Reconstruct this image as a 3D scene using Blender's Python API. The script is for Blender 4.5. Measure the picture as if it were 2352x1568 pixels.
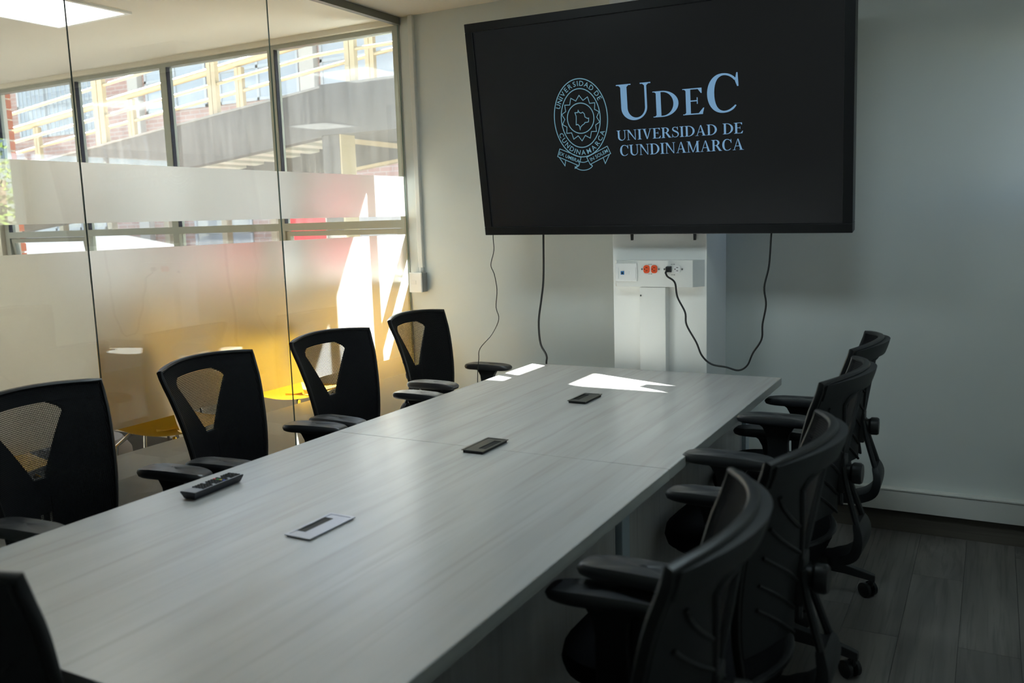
import bpy, bmesh, math, random
import numpy as np
from mathutils import Vector, Matrix

# ------------------------------------------------------------------ camera, light, exposure
scn = bpy.context.scene
col = scn.collection
for o in list(bpy.data.objects):
    bpy.data.objects.remove(o, do_unlink=True)

CAM = Vector((2.9955, -4.2245, 1.4728))
yaw, pitch, roll = math.radians(28.85), math.radians(-8.001), math.radians(-1.784)
fwd = Vector((-math.sin(yaw) * math.cos(pitch), math.cos(yaw) * math.cos(pitch), math.sin(pitch)))
rgt = Vector((math.cos(yaw), math.sin(yaw), 0))
upv = rgt.cross(fwd)
r2 = math.cos(roll) * rgt + math.sin(roll) * upv
u2 = -math.sin(roll) * rgt + math.cos(roll) * upv
cd = bpy.data.cameras.new('camera')
cam = bpy.data.objects.new('camera', cd)
col.objects.link(cam)
M4 = Matrix.Identity(4)
for i in range(3):
    M4[i][0] = r2[i]; M4[i][1] = u2[i]; M4[i][2] = -fwd[i]; M4[i][3] = CAM[i]
cam.matrix_world = M4
cd.sensor_width = 36.0
cd.lens = 2011.7 / 2352 * 36.0
cd.clip_start = 0.05
cd.dof.use_dof = True
cd.dof.focus_distance = 3.9
cd.dof.aperture_fstop = 3.2
scn.camera = cam

SUN_DIR = Vector((1.0, -0.38, -0.694)).normalized()
w = bpy.data.worlds.new('world')
scn.world = w
w.use_nodes = True
nt = w.node_tree
sky = nt.nodes.new('ShaderNodeTexSky')
sky.sky_type = 'NISHITA'
sky.sun_disc = False
sky.sun_elevation = math.asin(-SUN_DIR.z)
sky.sun_rotation = math.atan2(-SUN_DIR.x, -SUN_DIR.y)
sky.altitude = 2500
sky.air_density = 1.0
sky.dust_density = 1.5
mixw = nt.nodes.new('ShaderNodeMix'); mixw.data_type = 'RGBA'; mixw.inputs['Factor'].default_value = 0.45   # thin bright cloud over the blue
mixw.inputs['B'].default_value = (1.0, 1.0, 1.0, 1)
nt.links.new(sky.outputs[0], mixw.inputs['A'])
nt.links.new(mixw.outputs['Result'], nt.nodes['Background'].inputs[0])
nt.nodes['Background'].inputs[1].default_value = 0.17
sl = bpy.data.lights.new('sun', 'SUN')
sun = bpy.data.objects.new('sun', sl)
col.objects.link(sun)
sun.rotation_euler = SUN_DIR.to_track_quat('-Z', 'Y').to_euler()
sun.location = (-6, 4, 9)
sl.energy = 24.0
sl.color = (1.0, 0.97, 0.93)
sl.angle = math.radians(0.55)

scn.view_settings.view_transform = 'Standard'
scn.view_settings.look = 'None'
scn.view_settings.gamma = 1
scn.view_settings.use_curve_mapping = False
scn.view_settings.exposure = 2.72
scn.cycles.max_bounces = 14
scn.cycles.transparent_max_bounces = 24
scn.cycles.diffuse_bounces = 6
scn.cycles.caustics_reflective = False
scn.cycles.sample_clamp_indirect = 6.0

FILL_ROOM = 2.2  # emission of the unseen fill panel added in the meeting room
PANEL_HALL = 0.55

# ------------------------------------------------------------------ materials
def new_mat(name):
    m = bpy.data.materials.new(name)
    m.use_nodes = True
    return m, m.node_tree.nodes, m.node_tree.links

def pbr(name, colr, rough=0.5, metal=0.0, spec=0.5, noise=0.0, scale=20, bump=0.0, stretch=(1, 1, 1), emit=None, es=0.0):
    m, N, L = new_mat(name)
    b = N['Principled BSDF']
    b.inputs['Base Color'].default_value = (*colr, 1)
    b.inputs['Roughness'].default_value = rough
    b.inputs['Metallic'].default_value = metal
    b.inputs['Specular IOR Level'].default_value = spec
    if emit:
        b.inputs['Emission Color'].default_value = (*emit, 1)
        b.inputs['Emission Strength'].default_value = es
    if noise or bump:
        tc = N.new('ShaderNodeTexCoord'); mp = N.new('ShaderNodeMapping')
        mp.inputs['Scale'].default_value = stretch
        nz = N.new('ShaderNodeTexNoise'); nz.inputs['Scale'].default_value = scale
        nz.inputs['Detail'].default_value = 5
        L.new(tc.outputs['Object'], mp.inputs[0]); L.new(mp.outputs[0], nz.inputs['Vector'])
        if noise:
            mx = N.new('ShaderNodeMix'); mx.data_type = 'RGBA'
            mx.inputs['A'].default_value = (*[c * (1 - noise) for c in colr], 1)
            mx.inputs['B'].default_value = (*[min(1, c * (1 + noise)) for c in colr], 1)
            L.new(nz.outputs['Fac'], mx.inputs['Factor'])
            L.new(mx.outputs['Result'], b.inputs['Base Color'])
        if bump:
            bp = N.new('ShaderNodeBump'); bp.inputs['Strength'].default_value = bump
            bp.inputs['Distance'].default_value = 0.01
            L.new(nz.outputs['Fac'], bp.inputs['Height']); L.new(bp.outputs[0], b.inputs['Normal'])
    return m

def wood(name, c0, c1, c2, axis=1, rough=0.42, fine=60, spec=0.4, plank=None, rnd=0.0, ior=1.5):
    """streaky wood print with the grain along one axis (object coordinates)"""
    m, N, L = new_mat(name)
    b = N['Principled BSDF']
    b.inputs['Roughness'].default_value = rough
    b.inputs['Specular IOR Level'].default_value = spec
    b.inputs['IOR'].default_value = ior
    tc = N.new('ShaderNodeTexCoord')
    s1 = [fine, fine, fine]; s1[axis] = fine * 0.035
    s2 = [9, 9, 9]; s2[axis] = 0.9
    vec = tc.outputs['Object']
    if rnd:
        oi = N.new('ShaderNodeObjectInfo')
        ad = N.new('ShaderNodeVectorMath'); ad.operation = 'SCALE'
        cb = N.new('ShaderNodeCombineXYZ')
        for k in range(3): L.new(oi.outputs['Random'], cb.inputs[k])
        L.new(cb.outputs[0], ad.inputs[0]); ad.inputs['Scale'].default_value = 37
        a2 = N.new('ShaderNodeVectorMath'); a2.operation = 'ADD'
        L.new(vec, a2.inputs[0]); L.new(ad.outputs[0], a2.inputs[1]); vec = a2.outputs[0]
    def nz(s, det, dist):
        mp = N.new('ShaderNodeMapping'); mp.inputs['Scale'].default_value = s
        n = N.new('ShaderNodeTexNoise'); n.inputs['Scale'].default_value = 1
        n.inputs['Detail'].default_value = det; n.inputs['Distortion'].default_value = dist
        L.new(vec, mp.inputs[0]); L.new(mp.outputs[0], n.inputs['Vector'])
        return n.outputs['Fac']
    f1, f2 = nz(s1, 4, 0.3), nz(s2, 3, 1.2)
    r = N.new('ShaderNodeValToRGB')
    r.color_ramp.elements[0].position = 0.36; r.color_ramp.elements[0].color = (*c0, 1)
    r.color_ramp.elements[1].position = 0.64; r.color_ramp.elements[1].color = (*c1, 1)
    L.new(f2, r.inputs[0])
    mx = N.new('ShaderNodeMix'); mx.data_type = 'RGBA'
    r3 = N.new('ShaderNodeValToRGB')
    r3.color_ramp.elements[0].position = 0.52; r3.color_ramp.elements[0].color = (0, 0, 0, 1)
    r3.color_ramp.elements[1].position = 0.75; r3.color_ramp.elements[1].color = (0.75, 0.75, 0.75, 1)
    L.new(f1, r3.inputs[0])
    L.new(r3.outputs[0], mx.inputs['Factor']); L.new(r.outputs[0], mx.inputs['A'])
    mx.inputs['B'].default_value = (*c2, 1)
    out = mx.outputs['Result']
    if rnd:
        hs = N.new('ShaderNodeHueSaturation')
        mr = N.new('ShaderNodeMapRange'); mr.inputs['To Min'].default_value = 1 - rnd; mr.inputs['To Max'].default_value = 1 + rnd
        L.new(oi.outputs['Random'], mr.inputs[0]); L.new(mr.outputs[0], hs.inputs['Value'])
        L.new(out, hs.inputs['Color']); out = hs.outputs[0]
    L.new(out, b.inputs['Base Color'])
    return m

def glass(name, tint=(0.95, 0.98, 0.965), dirt=0.0, refl=1.0):
    m, N, L = new_mat(name)
    N.remove(N['Principled BSDF'])
    tr = N.new('ShaderNodeBsdfTransparent'); tr.inputs[0].default_value = (*tint, 1)
    gl = N.new('ShaderNodeBsdfGlossy'); gl.inputs['Roughness'].default_value = 0.0
    lw = N.new('ShaderNodeLayerWeight'); lw.inputs['Blend'].default_value = 0.5
    pw = N.new('ShaderNodeMath'); pw.operation = 'POWER'; pw.inputs[1].default_value = 5
    ma = N.new('ShaderNodeMath'); ma.operation = 'MULTIPLY_ADD'
    ma.inputs[1].default_value = 0.92 * refl; ma.inputs[2].default_value = 0.07 * refl
    L.new(lw.outputs['Facing'], pw.inputs[0]); L.new(pw.outputs[0], ma.inputs[0])
    mx = N.new('ShaderNodeMixShader')
    L.new(ma.outputs[0], mx.inputs[0]); L.new(tr.outputs[0], mx.inputs[1]); L.new(gl.outputs[0], mx.inputs[2])
    out = mx.outputs[0]
    if dirt:
        tl = N.new('ShaderNodeBsdfTranslucent'); tl.inputs[0].default_value = (0.9, 0.9, 0.9, 1)
        tc = N.new('ShaderNodeTexCoord'); mp = N.new('ShaderNodeMapping'); mp.inputs['Scale'].default_value = (9, 9, 1.2)
        nz = N.new('ShaderNodeTexNoise'); nz.inputs['Scale'].default_value = 2.5; nz.inputs['Detail'].default_value = 8
        mr = N.new('ShaderNodeMapRange'); mr.inputs['From Min'].default_value = 0.3; mr.inputs['From Max'].default_value = 0.8
        mr.inputs['To Min'].default_value = dirt * 0.6; mr.inputs['To Max'].default_value = dirt * 1.7
        L.new(tc.outputs['Object'], mp.inputs[0]); L.new(mp.outputs[0], nz.inputs['Vector']); L.new(nz.outputs['Fac'], mr.inputs[0])
        m2 = N.new('ShaderNodeMixShader')
        L.new(mr.outputs[0], m2.inputs[0]); L.new(out, m2.inputs[1]); L.new(tl.outputs[0], m2.inputs[2]); out = m2.outputs[0]
    L.new(out, N['Material Output'].inputs[0])
    return m

def frosted(name):
    m, N, L = new_mat(name)
    N.remove(N['Principled BSDF'])
    rf = N.new('ShaderNodeBsdfRefraction'); rf.inputs['IOR'].default_value = 1.16; rf.inputs['Roughness'].default_value = 0.75
    rf.inputs['Color'].default_value = (0.93, 0.93, 0.92, 1)
    tl = N.new('ShaderNodeBsdfTranslucent'); tl.inputs[0].default_value = (0.92, 0.92, 0.91, 1)
    df = N.new('ShaderNodeBsdfDiffuse'); df.inputs[0].default_value = (0.8, 0.8, 0.79, 1)
    m1 = N.new('ShaderNodeMixShader'); m1.inputs[0].default_value = 0.3
    m2 = N.new('ShaderNodeMixShader'); m2.inputs[0].default_value = 0.17
    L.new(tl.outputs[0], m1.inputs[1]); L.new(df.outputs[0], m1.inputs[2])
    L.new(rf.outputs[0], m2.inputs[1]); L.new(m1.outputs[0], m2.inputs[2])
    L.new(m2.outputs[0], N['Material Output'].inputs[0])
    return m

def thinplastic(name, c, rough):
    m, N, L = new_mat(name)
    b = N['Principled BSDF']; b.inputs['Base Color'].default_value = (*c, 1); b.inputs['Roughness'].default_value = rough
    tl = N.new('ShaderNodeBsdfTranslucent'); tl.inputs[0].default_value = (*c, 1)
    mx = N.new('ShaderNodeMixShader'); mx.inputs[0].default_value = 0.13
    L.new(b.outputs[0], mx.inputs[1]); L.new(tl.outputs[0], mx.inputs[2]); L.new(mx.outputs[0], N['Material Output'].inputs[0])
    return m

def meshcloth(name, pitch=0.0055, fill=0.42):
    m, N, L = new_mat(name)
    b = N['Principled BSDF']
    b.inputs['Base Color'].default_value = (0.006, 0.006, 0.007, 1); b.inputs['Roughness'].default_value = 0.85; b.inputs['Specular IOR Level'].default_value = 0.15
    uv = N.new('ShaderNodeUVMap'); sp = N.new('ShaderNodeSeparateXYZ'); L.new(uv.outputs[0], sp.inputs[0])
    def holes(sock):
        d = N.new('ShaderNodeMath'); d.operation = 'DIVIDE'; d.inputs[1].default_value = pitch; L.new(sock, d.inputs[0])
        f = N.new('ShaderNodeMath'); f.operation = 'FRACT'; L.new(d.outputs[0], f.inputs[0])
        g = N.new('ShaderNodeMath'); g.operation = 'GREATER_THAN'; g.inputs[1].default_value = fill; L.new(f.outputs[0], g.inputs[0])
        return g.outputs[0]
    mu = N.new('ShaderNodeMath'); mu.operation = 'MULTIPLY'
    L.new(holes(sp.outputs[0]), mu.inputs[0]); L.new(holes(sp.outputs[1]), mu.inputs[1])
    tr = N.new('ShaderNodeBsdfTransparent'); mx = N.new('ShaderNodeMixShader')
    L.new(mu.outputs[0], mx.inputs[0]); L.new(b.outputs[0], mx.inputs[1]); L.new(tr.outputs[0], mx.inputs[2])
    L.new(mx.outputs[0], N['Material Output'].inputs[0])
    return m

def brickmat(name, c1, c2, mort, bw=0.24, bh=0.075):
    m, N, L = new_mat(name)
    b = N['Principled BSDF']; b.inputs['Roughness'].default_value = 0.85
    tc = N.new('ShaderNodeTexCoord'); sp = N.new('ShaderNodeSeparateXYZ'); cb = N.new('ShaderNodeCombineXYZ')
    L.new(tc.outputs['Object'], sp.inputs[0])
    ad = N.new('ShaderNodeMath'); L.new(sp.outputs[0], ad.inputs[0]); L.new(sp.outputs[1], ad.inputs[1])
    L.new(ad.outputs[0], cb.inputs[0]); L.new(sp.outputs[2], cb.inputs[1])
    bt = N.new('ShaderNodeTexBrick')
    bt.inputs['Color1'].default_value = (*c1, 1); bt.inputs['Color2'].default_value = (*c2, 1); bt.inputs['Mortar'].default_value = (*mort, 1)
    bt.inputs['Scale'].default_value = 1; bt.inputs['Mortar Size'].default_value = 0.008
    bt.inputs['Brick Width'].default_value = bw; bt.inputs['Row Height'].default_value = bh
    L.new(cb.outputs[0], bt.inputs['Vector']); L.new(bt.outputs['Color'], b.inputs['Base Color'])
    return m

M = dict(
    wall=pbr('wall_paint', (0.66, 0.69, 0.665), 0.6, noise=0.02, scale=6, bump=0.02),
    pillar=pbr('pillar_paint', (0.86, 0.86, 0.83), 0.55, noise=0.015, scale=5),
    ceil=pbr('ceiling_paint', (0.78, 0.745, 0.685), 0.75),
    hallwall=pbr('hall_wall_paint', (0.72, 0.68, 0.60), 0.7, noise=0.03, scale=4),
    mat=pbr('charcoal_mat', (0.035, 0.034, 0.033), 0.9, noise=0.3, scale=60),
    blockerwall=pbr('blocker_wall_paint', (0.30, 0.31, 0.29), 0.7),
    hallfloor=pbr('hall_floor_tile', (0.50, 0.475, 0.435), 0.35, noise=0.15, scale=3),
    subfloor=pbr('subfloor', (0.02, 0.019, 0.018), 0.8),
    plank=wood('dark_vinyl_plank', (0.150, 0.138, 0.127), (0.215, 0.198, 0.182), (0.095, 0.087, 0.080), 1, 0.5, 70, 0.35, rnd=0.12),
    skirt=wood('dark_wood_skirting', (0.10, 0.088, 0.072), (0.14, 0.122, 0.10), (0.07, 0.06, 0.05), 0, 0.5, 60),
    table=wood('pale_ash_laminate', (0.515, 0.50, 0.485), (0.57, 0.56, 0.55), (0.45, 0.42, 0.395), 1, 0.26, 36, 0.5, ior=2.0),
    tableedge=wood('pale_ash_edge_band', (0.44, 0.45, 0.43), (0.52, 0.53, 0.50), (0.36, 0.36, 0.34), 1, 0.4, 30),
    tablepanel=wood('pale_ash_panel', (0.58, 0.57, 0.55), (0.66, 0.65, 0.63), (0.48, 0.455, 0.44), 2, 0.5, 45),
    steel=pbr('pale_blue_grey_steel', (0.56, 0.66, 0.72), 0.4, 0.0),
    chrome=pbr('chrome', (0.75, 0.75, 0.75), 0.15, 1.0),
    alu=pbr('window_aluminium', (0.34, 0.35, 0.31), 0.45, 0.3, noise=0.05, scale=8),
    aludark=pbr('window_gasket', (0.03, 0.03, 0.05), 0.6),
    channel=pbr('partition_channel', (0.20, 0.21, 0.19), 0.4, 0.6),
    glass=glass('clear_glass'),
    pane=glass('dusty_window_glass', (0.96, 0.97, 0.97), dirt=0.008),
    edge=pbr('glass_edge', (0.08, 0.15, 0.14), 0.12, 0.0, 0.8),
    frost=frosted('frosted_film'),
    black=pbr('black_plastic', (0.008, 0.0085, 0.009), 0.42, 0, 0.5),
    blackgrey=pbr('black_nylon_shell', (0.015, 0.0165, 0.018), 0.5, 0, 0.45, bump=0.05, scale=400),
    pad=pbr('black_armrest_pad', (0.022, 0.023, 0.026), 0.38, 0, 0.9),
    fabric=pbr('black_seat_fabric', (0.007, 0.007, 0.008), 0.95, 0, 0.1, bump=0.2, scale=300),
    meshc=meshcloth('black_mesh_weave'),
    bezel=pbr('tv_bezel', (0.006, 0.006, 0.007), 0.4, 0, 0.4),
    tvback=pbr('tv_back', (0.02, 0.02, 0.02), 0.5),
    screen=pbr('tv_screen', (0.003, 0.003, 0.0035), 0.22, 0, 0.5, emit=(0.9, 0.97, 1.0), es=0.001),
    logo=pbr('screen_logo', (0.02, 0.03, 0.04), 0.5, emit=(0.165, 0.32, 0.50), es=0.132),
    seal=pbr('screen_seal', (0.02, 0.03, 0.04), 0.5, emit=(0.12, 0.26, 0.33), es=0.14),
    white=pbr('white_plastic', (0.82, 0.82, 0.81), 0.4),
    whitemetal=pbr('white_painted_metal', (0.78, 0.78, 0.75), 0.45),
    conduit=pbr('painted_conduit', (0.70, 0.70, 0.66), 0.45),
    greyplastic=pbr('grey_box_side', (0.25, 0.26, 0.26), 0.5),
    orange=pbr('orange_receptacle', (0.80, 0.10, 0.03), 0.4),
    bluejack=pbr('blue_jack', (0.02, 0.16, 0.40), 0.4),
    dark=pbr('dark_slot', (0.004, 0.004, 0.004), 0.6),
    cable=pbr('black_cable', (0.012, 0.012, 0.012), 0.5),
    grom=pbr('anodised_black', (0.05, 0.05, 0.052), 0.30, 0.7),
    gromsilver=pbr('anodised_silver', (0.42, 0.43, 0.47), 0.28, 0.9),
    remote=pbr('remote_body', (0.012, 0.013, 0.02), 0.35),
    remoteface=pbr('remote_face', (0.30, 0.31, 0.34), 0.35, 0.3),
    red=pbr('red_button', (0.5, 0.02, 0.02), 0.5), green=pbr('green_button', (0.02, 0.3, 0.06), 0.5),
    yellowb=pbr('yellow_button', (0.6, 0.45, 0.02), 0.5), blueb=pbr('blue_button', (0.02, 0.08, 0.5), 0.5),
    yellow=thinplastic('yellow_plastic', (0.82, 0.47, 0.03), 0.35),
    greyfab=pbr('grey_wool', (0.33, 0.33, 0.36), 0.95, bump=0.3, scale=200),
    fillroom=pbr('added_fill_diffuser', (0.85, 0.85, 0.85), 0.6, emit=(0.80, 0.95, 1.0), es=FILL_ROOM),
    filldim=pbr('dim_fill_diffuser', (0.85, 0.85, 0.85), 0.6, emit=(0.72, 0.92, 1.0), es=1.4),  # weaker diffuser for the second added fill panel
    ledhall=pbr('led_diffuser_hall', (0.9, 0.9, 0.9), 0.6, emit=(1.0, 0.98, 0.94), es=PANEL_HALL),
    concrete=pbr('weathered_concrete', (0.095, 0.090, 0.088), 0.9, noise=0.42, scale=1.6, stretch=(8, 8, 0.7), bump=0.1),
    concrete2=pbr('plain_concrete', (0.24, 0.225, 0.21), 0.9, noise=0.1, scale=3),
    deck=pbr('ribbed_deck', (0.52, 0.50, 0.44), 0.7),
    cream=pbr('cream_railing_paint', (0.36, 0.29, 0.185), 0.5, noise=0.06, scale=9),
    brick=brickmat('pink_brick', (0.36, 0.215, 0.185), (0.42, 0.26, 0.225), (0.44, 0.38, 0.35)),
    brickred=pbr('red_brick', (0.26, 0.075, 0.04), 0.85, noise=0.25, scale=9),
    mortar=pbr('mortar', (0.42, 0.40, 0.36), 0.9),
    render=pbr('cream_render', (0.48, 0.45, 0.41), 0.8),
    bwin=pbr('building_window_glass', (0.35, 0.37, 0.39), 0.1, 0, 0.8),
    bframe=pbr('building_window_frame', (0.42, 0.44, 0.46), 0.5),
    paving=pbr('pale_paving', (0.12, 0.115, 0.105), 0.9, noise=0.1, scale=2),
    canopy=pbr('white_canopy', (0.60, 0.60, 0.60), 0.6),
    banner=pbr('crimson_banner', (0.60, 0.015, 0.04), 0.6),
    leaf=pbr('leaf', (0.17, 0.26, 0.04), 0.6, noise=0.4, scale=3),
    bark=pbr('bark', (0.12, 0.08, 0.05), 0.9),
)

# ------------------------------------------------------------------ mesh helpers
class MB:
    def __init__(s):
        s.v = []; s.f = []; s.mi = []; s.uv = {}
    def add(s, vs, fs, mi=0):
        b = len(s.v)
        s.v += [tuple(p) for p in vs]
        for f in fs:
            s.f.append(tuple(b + i for i in f)); s.mi.append(mi)
        return s
    def box(s, x0, x1, y0, y1, z0, z1, mi=0):
        v = [(x, y, z) for z in (z0, z1) for y in (y0, y1) for x in (x0, x1)]
        return s.add(v, [(0, 2, 3, 1), (4, 5, 7, 6), (0, 1, 5, 4), (2, 6, 7, 3), (0, 4, 6, 2), (1, 3, 7, 5)], mi)
    def cbox(s, c, d, mi=0):
        return s.box(c[0] - d[0] / 2, c[0] + d[0] / 2, c[1] - d[1] / 2, c[1] + d[1] / 2, c[2] - d[2] / 2, c[2] + d[2] / 2, mi)
    def prism(s, poly, fn, h0, h1, mi=0):
        """poly: 2D outline (ccw); fn(a, b, h) -> 3D"""
        n = len(poly)
        v = [fn(a, b, h0) for a, b in poly] + [fn(a, b, h1) for a, b in poly]
        f = [tuple(range(n - 1, -1, -1)), tuple(range(n, 2 * n))] + [(i, (i + 1) % n, n + (i + 1) % n, n + i) for i in range(n)]
        return s.add(v, f, mi)
    def loft(s, rings, cap=True, closed=True, mi=0):
        n = len(rings[0]); v = []; f = []
        for r in rings: v += list(r)
        for k in range(len(rings) - 1):
            for i in range(n if closed else n - 1):
                j = (i + 1) % n
                f.append((k * n + i, k * n + j, (k + 1) * n + j, (k + 1) * n + i))
        if cap and closed:
            f.append(tuple(range(n - 1, -1, -1))); f.append(tuple((len(rings) - 1) * n + i for i in range(n)))
        return s.add(v, f, mi)
    def tube(s, path, r, n=8, mi=0):
        path = [Vector(p) for p in path]
        rs = r if isinstance(r, (list, tuple)) else [r] * len(path)
        rings = []; prev = None
        for i, p in enumerate(path):
            t = (path[min(i + 1, len(path) - 1)] - path[max(i - 1, 0)]).normalized()
            if prev is None:
                a = Vector((0, 0, 1)) if abs(t.z) < 0.9 else Vector((1, 0, 0))
                nrm = t.cross(a).normalized()
            else:
                nrm = (prev - t * prev.dot(t)).normalized()
            prev = nrm; bn = t.cross(nrm)
            rings.append([p + rs[i] * (math.cos(2 * math.pi * k / n) * nrm + math.sin(2 * math.pi * k / n) * bn) for k in range(n)])
        return s.loft(rings, mi=mi)
    def cyl(s, p0, p1, r, n=16, r1=None, mi=0):
        return s.tube([p0, p1], [r, r if r1 is None else r1], n, mi)
    def lathe(s, prof, n=20, c=(0, 0, 0), mi=0):
        rings = [[(c[0] + r * math.cos(2 * math.pi * k / n), c[1] + r * math.sin(2 * math.pi * k / n), c[2] + z) for k in range(n)] for r, z in prof]
        return s.loft(rings, mi=mi)
    def sheet(s, fn, ss, ts, thick=None, mi=0, uv=None):
        """fn(a, b, side) gives the front (0) and, with thick, the back (1) of a curved sheet"""
        ns, ntt = len(ss), len(ts)
        v = [fn(a, b, 0) for b in ts for a in ss]
        f = [(j * ns + i, j * ns + i + 1, (j + 1) * ns + i + 1, (j + 1) * ns + i) for j in range(ntt - 1) for i in range(ns - 1)]
        if thick:
            o = ns * ntt
            v += [fn(a, b, 1) for b in ts for a in ss]
            f += [tuple(o + k for k in reversed(q)) for q in f[:]]
            rim = [i for i in range(ns)] + [j * ns + ns - 1 for j in range(1, ntt)] + [(ntt - 1) * ns + i for i in range(ns - 2, -1, -1)] + [j * ns for j in range(ntt - 2, 0, -1)]
            f += [(rim[k], o + rim[k], o + rim[(k + 1) % len(rim)], rim[(k + 1) % len(rim)]) for k in range(len(rim))]
        return s.add(v, f, mi)
    def mesh(s, name, mats, smooth=False, bevel=0.0, uvfn=None, recalc=True):
        me = bpy.data.meshes.new(name)
        me.from_pydata(s.v, [], s.f)
        mats = mats if isinstance(mats, (list, tuple)) else [mats]
        for m in mats: me.materials.append(m)
        me.polygons.foreach_set('material_index', s.mi)
        if recalc or bevel:
            bm = bmesh.new(); bm.from_mesh(me)
            if recalc: bmesh.ops.recalc_face_normals(bm, faces=bm.faces)
            if bevel:
                eds = [e for e in bm.edges if len(e.link_faces) == 2 and e.calc_face_angle(0) > 0.6]
                bmesh.ops.bevel(bm, geom=eds, offset=bevel, segments=2, affect='EDGES', profile=0.6, clamp_overlap=True)
            bm.to_mesh(me); bm.free()
        if uvfn:
            ul = me.uv_layers.new(name='UVMap')
            for lp in me.loops:
                ul.data[lp.index].uv = uvfn(lp.vertex_index)
        if smooth:
            me.polygons.foreach_set('use_smooth', [True] * len(me.polygons))
            try: me.set_sharp_from_angle(angle=math.radians(38))
            except Exception: pass
        me.update()
        return me
    def build(s, name, mats, parent=None, smooth=False, bevel=0.0, loc=None, **k):
        return link(name, s.mesh(name, mats, smooth, bevel, **k), parent, loc)

def link(name, data, parent=None, loc=None, rot=None):
    o = bpy.data.objects.new(name, data)
    col.objects.link(o)
    if parent: o.parent = parent
    if loc: o.location = loc
    if rot: o.rotation_euler = rot
    return o

def tag(o, label, cat, group=None):
    o['label'] = label; o['category'] = cat
    if group: o['group'] = group
    return o

def thing(name, label, cat, loc=(0, 0, 0), rz=0.0, group=None):
    o = link(name, None, None, loc, (0, 0, rz))
    o.empty_display_size = 0.1
    return tag(o, label, cat, group)

def struct(o, label=None):
    o['kind'] = 'structure'
    if label: o['label'] = label
    return o

def copy_tree(o, parent=None):
    c = o.copy(); col.objects.link(c)
    c.parent = parent
    for ch in list(o.children): copy_tree(ch, c)
    return c

def bx(name, mat, x0, x1, y0, y1, z0, z1, parent=None, bevel=0.0):
    return MB().box(x0, x1, y0, y1, z0, z1).build(name, mat, parent, bevel=bevel)

def catmull(pts, n=6):
    P = [Vector(p) for p in pts]; out = []
    for i in range(len(P) - 1):
        a, b, c, d = P[max(i - 1, 0)], P[i], P[i + 1], P[min(i + 2, len(P) - 1)]
        for k in range(n):
            t = k / n
            out.append(0.5 * ((2 * b) + (c - a) * t + (2 * a - 5 * b + 4 * c - d) * t * t + (3 * b - a - 3 * c + d) * t ** 3))
    out.append(P[-1])
    return out

# ------------------------------------------------------------------ the room shell
H = 2.611
XR, YF = 3.5, -5.2                      # right wall, wall behind the camera
HX, HY = -8.0, -6.0                     # far ends of the hall beyond the glass
fl = struct(MB().box(0.0, XR, YF, 0.0, -0.06, -0.006).build('floor', M['subfloor']), 'dark wood-look vinyl plank floor')
pw, pl = 0.184, 1.22
prng = random.Random(3)
pm = MB().box(-pw / 2 + 0.0006, pw / 2 - 0.0006, 0, pl - 0.0012, -0.0055, 0).mesh('plank', M['plank'])
ix = 0
xx = pw / 2 + 0.001
while xx < XR:
    y = YF - prng.random() * pl
    while y < 0:
        y0, y1 = max(y, YF), min(y + pl, -0.001)
        if y1 - y0 > 0.04 and xx + pw / 2 <= XR + 0.1:
            o = link('plank', pm, fl, (xx, y0, 0))
            o.scale = (min(1.0, (XR - xx + pw / 2) / pw) if xx + pw / 2 > XR else 1.0, (y1 - y0) / pl, 1)
            if xx + pw / 2 > XR: o.location.x = xx - pw / 2 * (1 - o.scale.x)
        y += pl
    xx += pw
struct(MB().box(HX, 0.0, HY, 0.0, -0.06, 0.0).build('floor', M['hallfloor']), 'hall floor beyond the glass')
struct(MB().box(HX, XR + 0.2, HY, 0.0, H, H + 0.12).build('ceiling', M['ceil']), 'plain cream ceiling')
struct(MB().box(0.0, XR + 0.2, 0.0, 0.22, -0.06, H + 0.12).build('wall_back', M['wall']), 'off-white wall behind the television')
# the wall continues left of the glass under and over the hall window
wl = MB()
wl.box(-3.96, 0.0, 0.0, 0.16, -0.06, 1.085)
wl.box(-3.96, 0.0, 0.0, 0.16, 2.58, H + 0.12)
wl.box(HX, -3.96, 0.0, 0.16, -0.06, H + 0.12)
struct(wl.build('wall_window', M['hallwall']), 'hall wall around the long window')
wh = MB()
wh.box(HX - 0.15, HX, HY, 0.16, -0.06, 1.85).box(HX - 0.15, HX, HY, 0.16, 2.5, H + 0.12)
wh.box(HX - 0.15, HX, HY, -5.2, 1.85, 2.5).box(HX - 0.15, HX, -0.5, 0.16, 1.85, 2.5)
struct(wh.build('wall_left', M['hallwall']), 'far wall of the hall around the added high glazing')
w3 = struct(MB().box(HX - 0.10, HX - 0.04, -5.2, -0.5, 1.85, 1.90).build('added_window', M['alu']), 'unseen high glazing added to let sun into the hall')  # made-up window, sun through it brightens the hall
for k in range(5):
    yk = -5.2 + k * 1.16
    bx('mullion', M['alu'], HX - 0.10, HX - 0.04, yk, yk + 0.05, 1.90, 2.5, w3)
    if k < 4: bx('pane', M['pane'], HX - 0.073, HX - 0.068, yk + 0.05, yk + 1.16, 1.90, 2.5, w3)
struct(MB().box(HX, 0.0, HY - 0.15, HY, -0.06, H + 0.12).build('wall_hall', M['hallwall']), 'rear wall of the hall')
cw = MB().box(-2.3, -0.03, -2.98, -2.86, 0.0, H).box(-2.3, -2.18, HY, -2.98, 0.0, H)  # made-up wall, shades the near part of the partition
struct(cw.build('wall_blocker', M['blockerwall']), 'unseen wall added in the hall to keep light from the near glass')
struct(MB().box(0.0, XR + 0.2, YF - 0.15, YF, -0.06, H + 0.12).build('wall_front', M['wall']), 'wall behind the camera')
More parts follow.
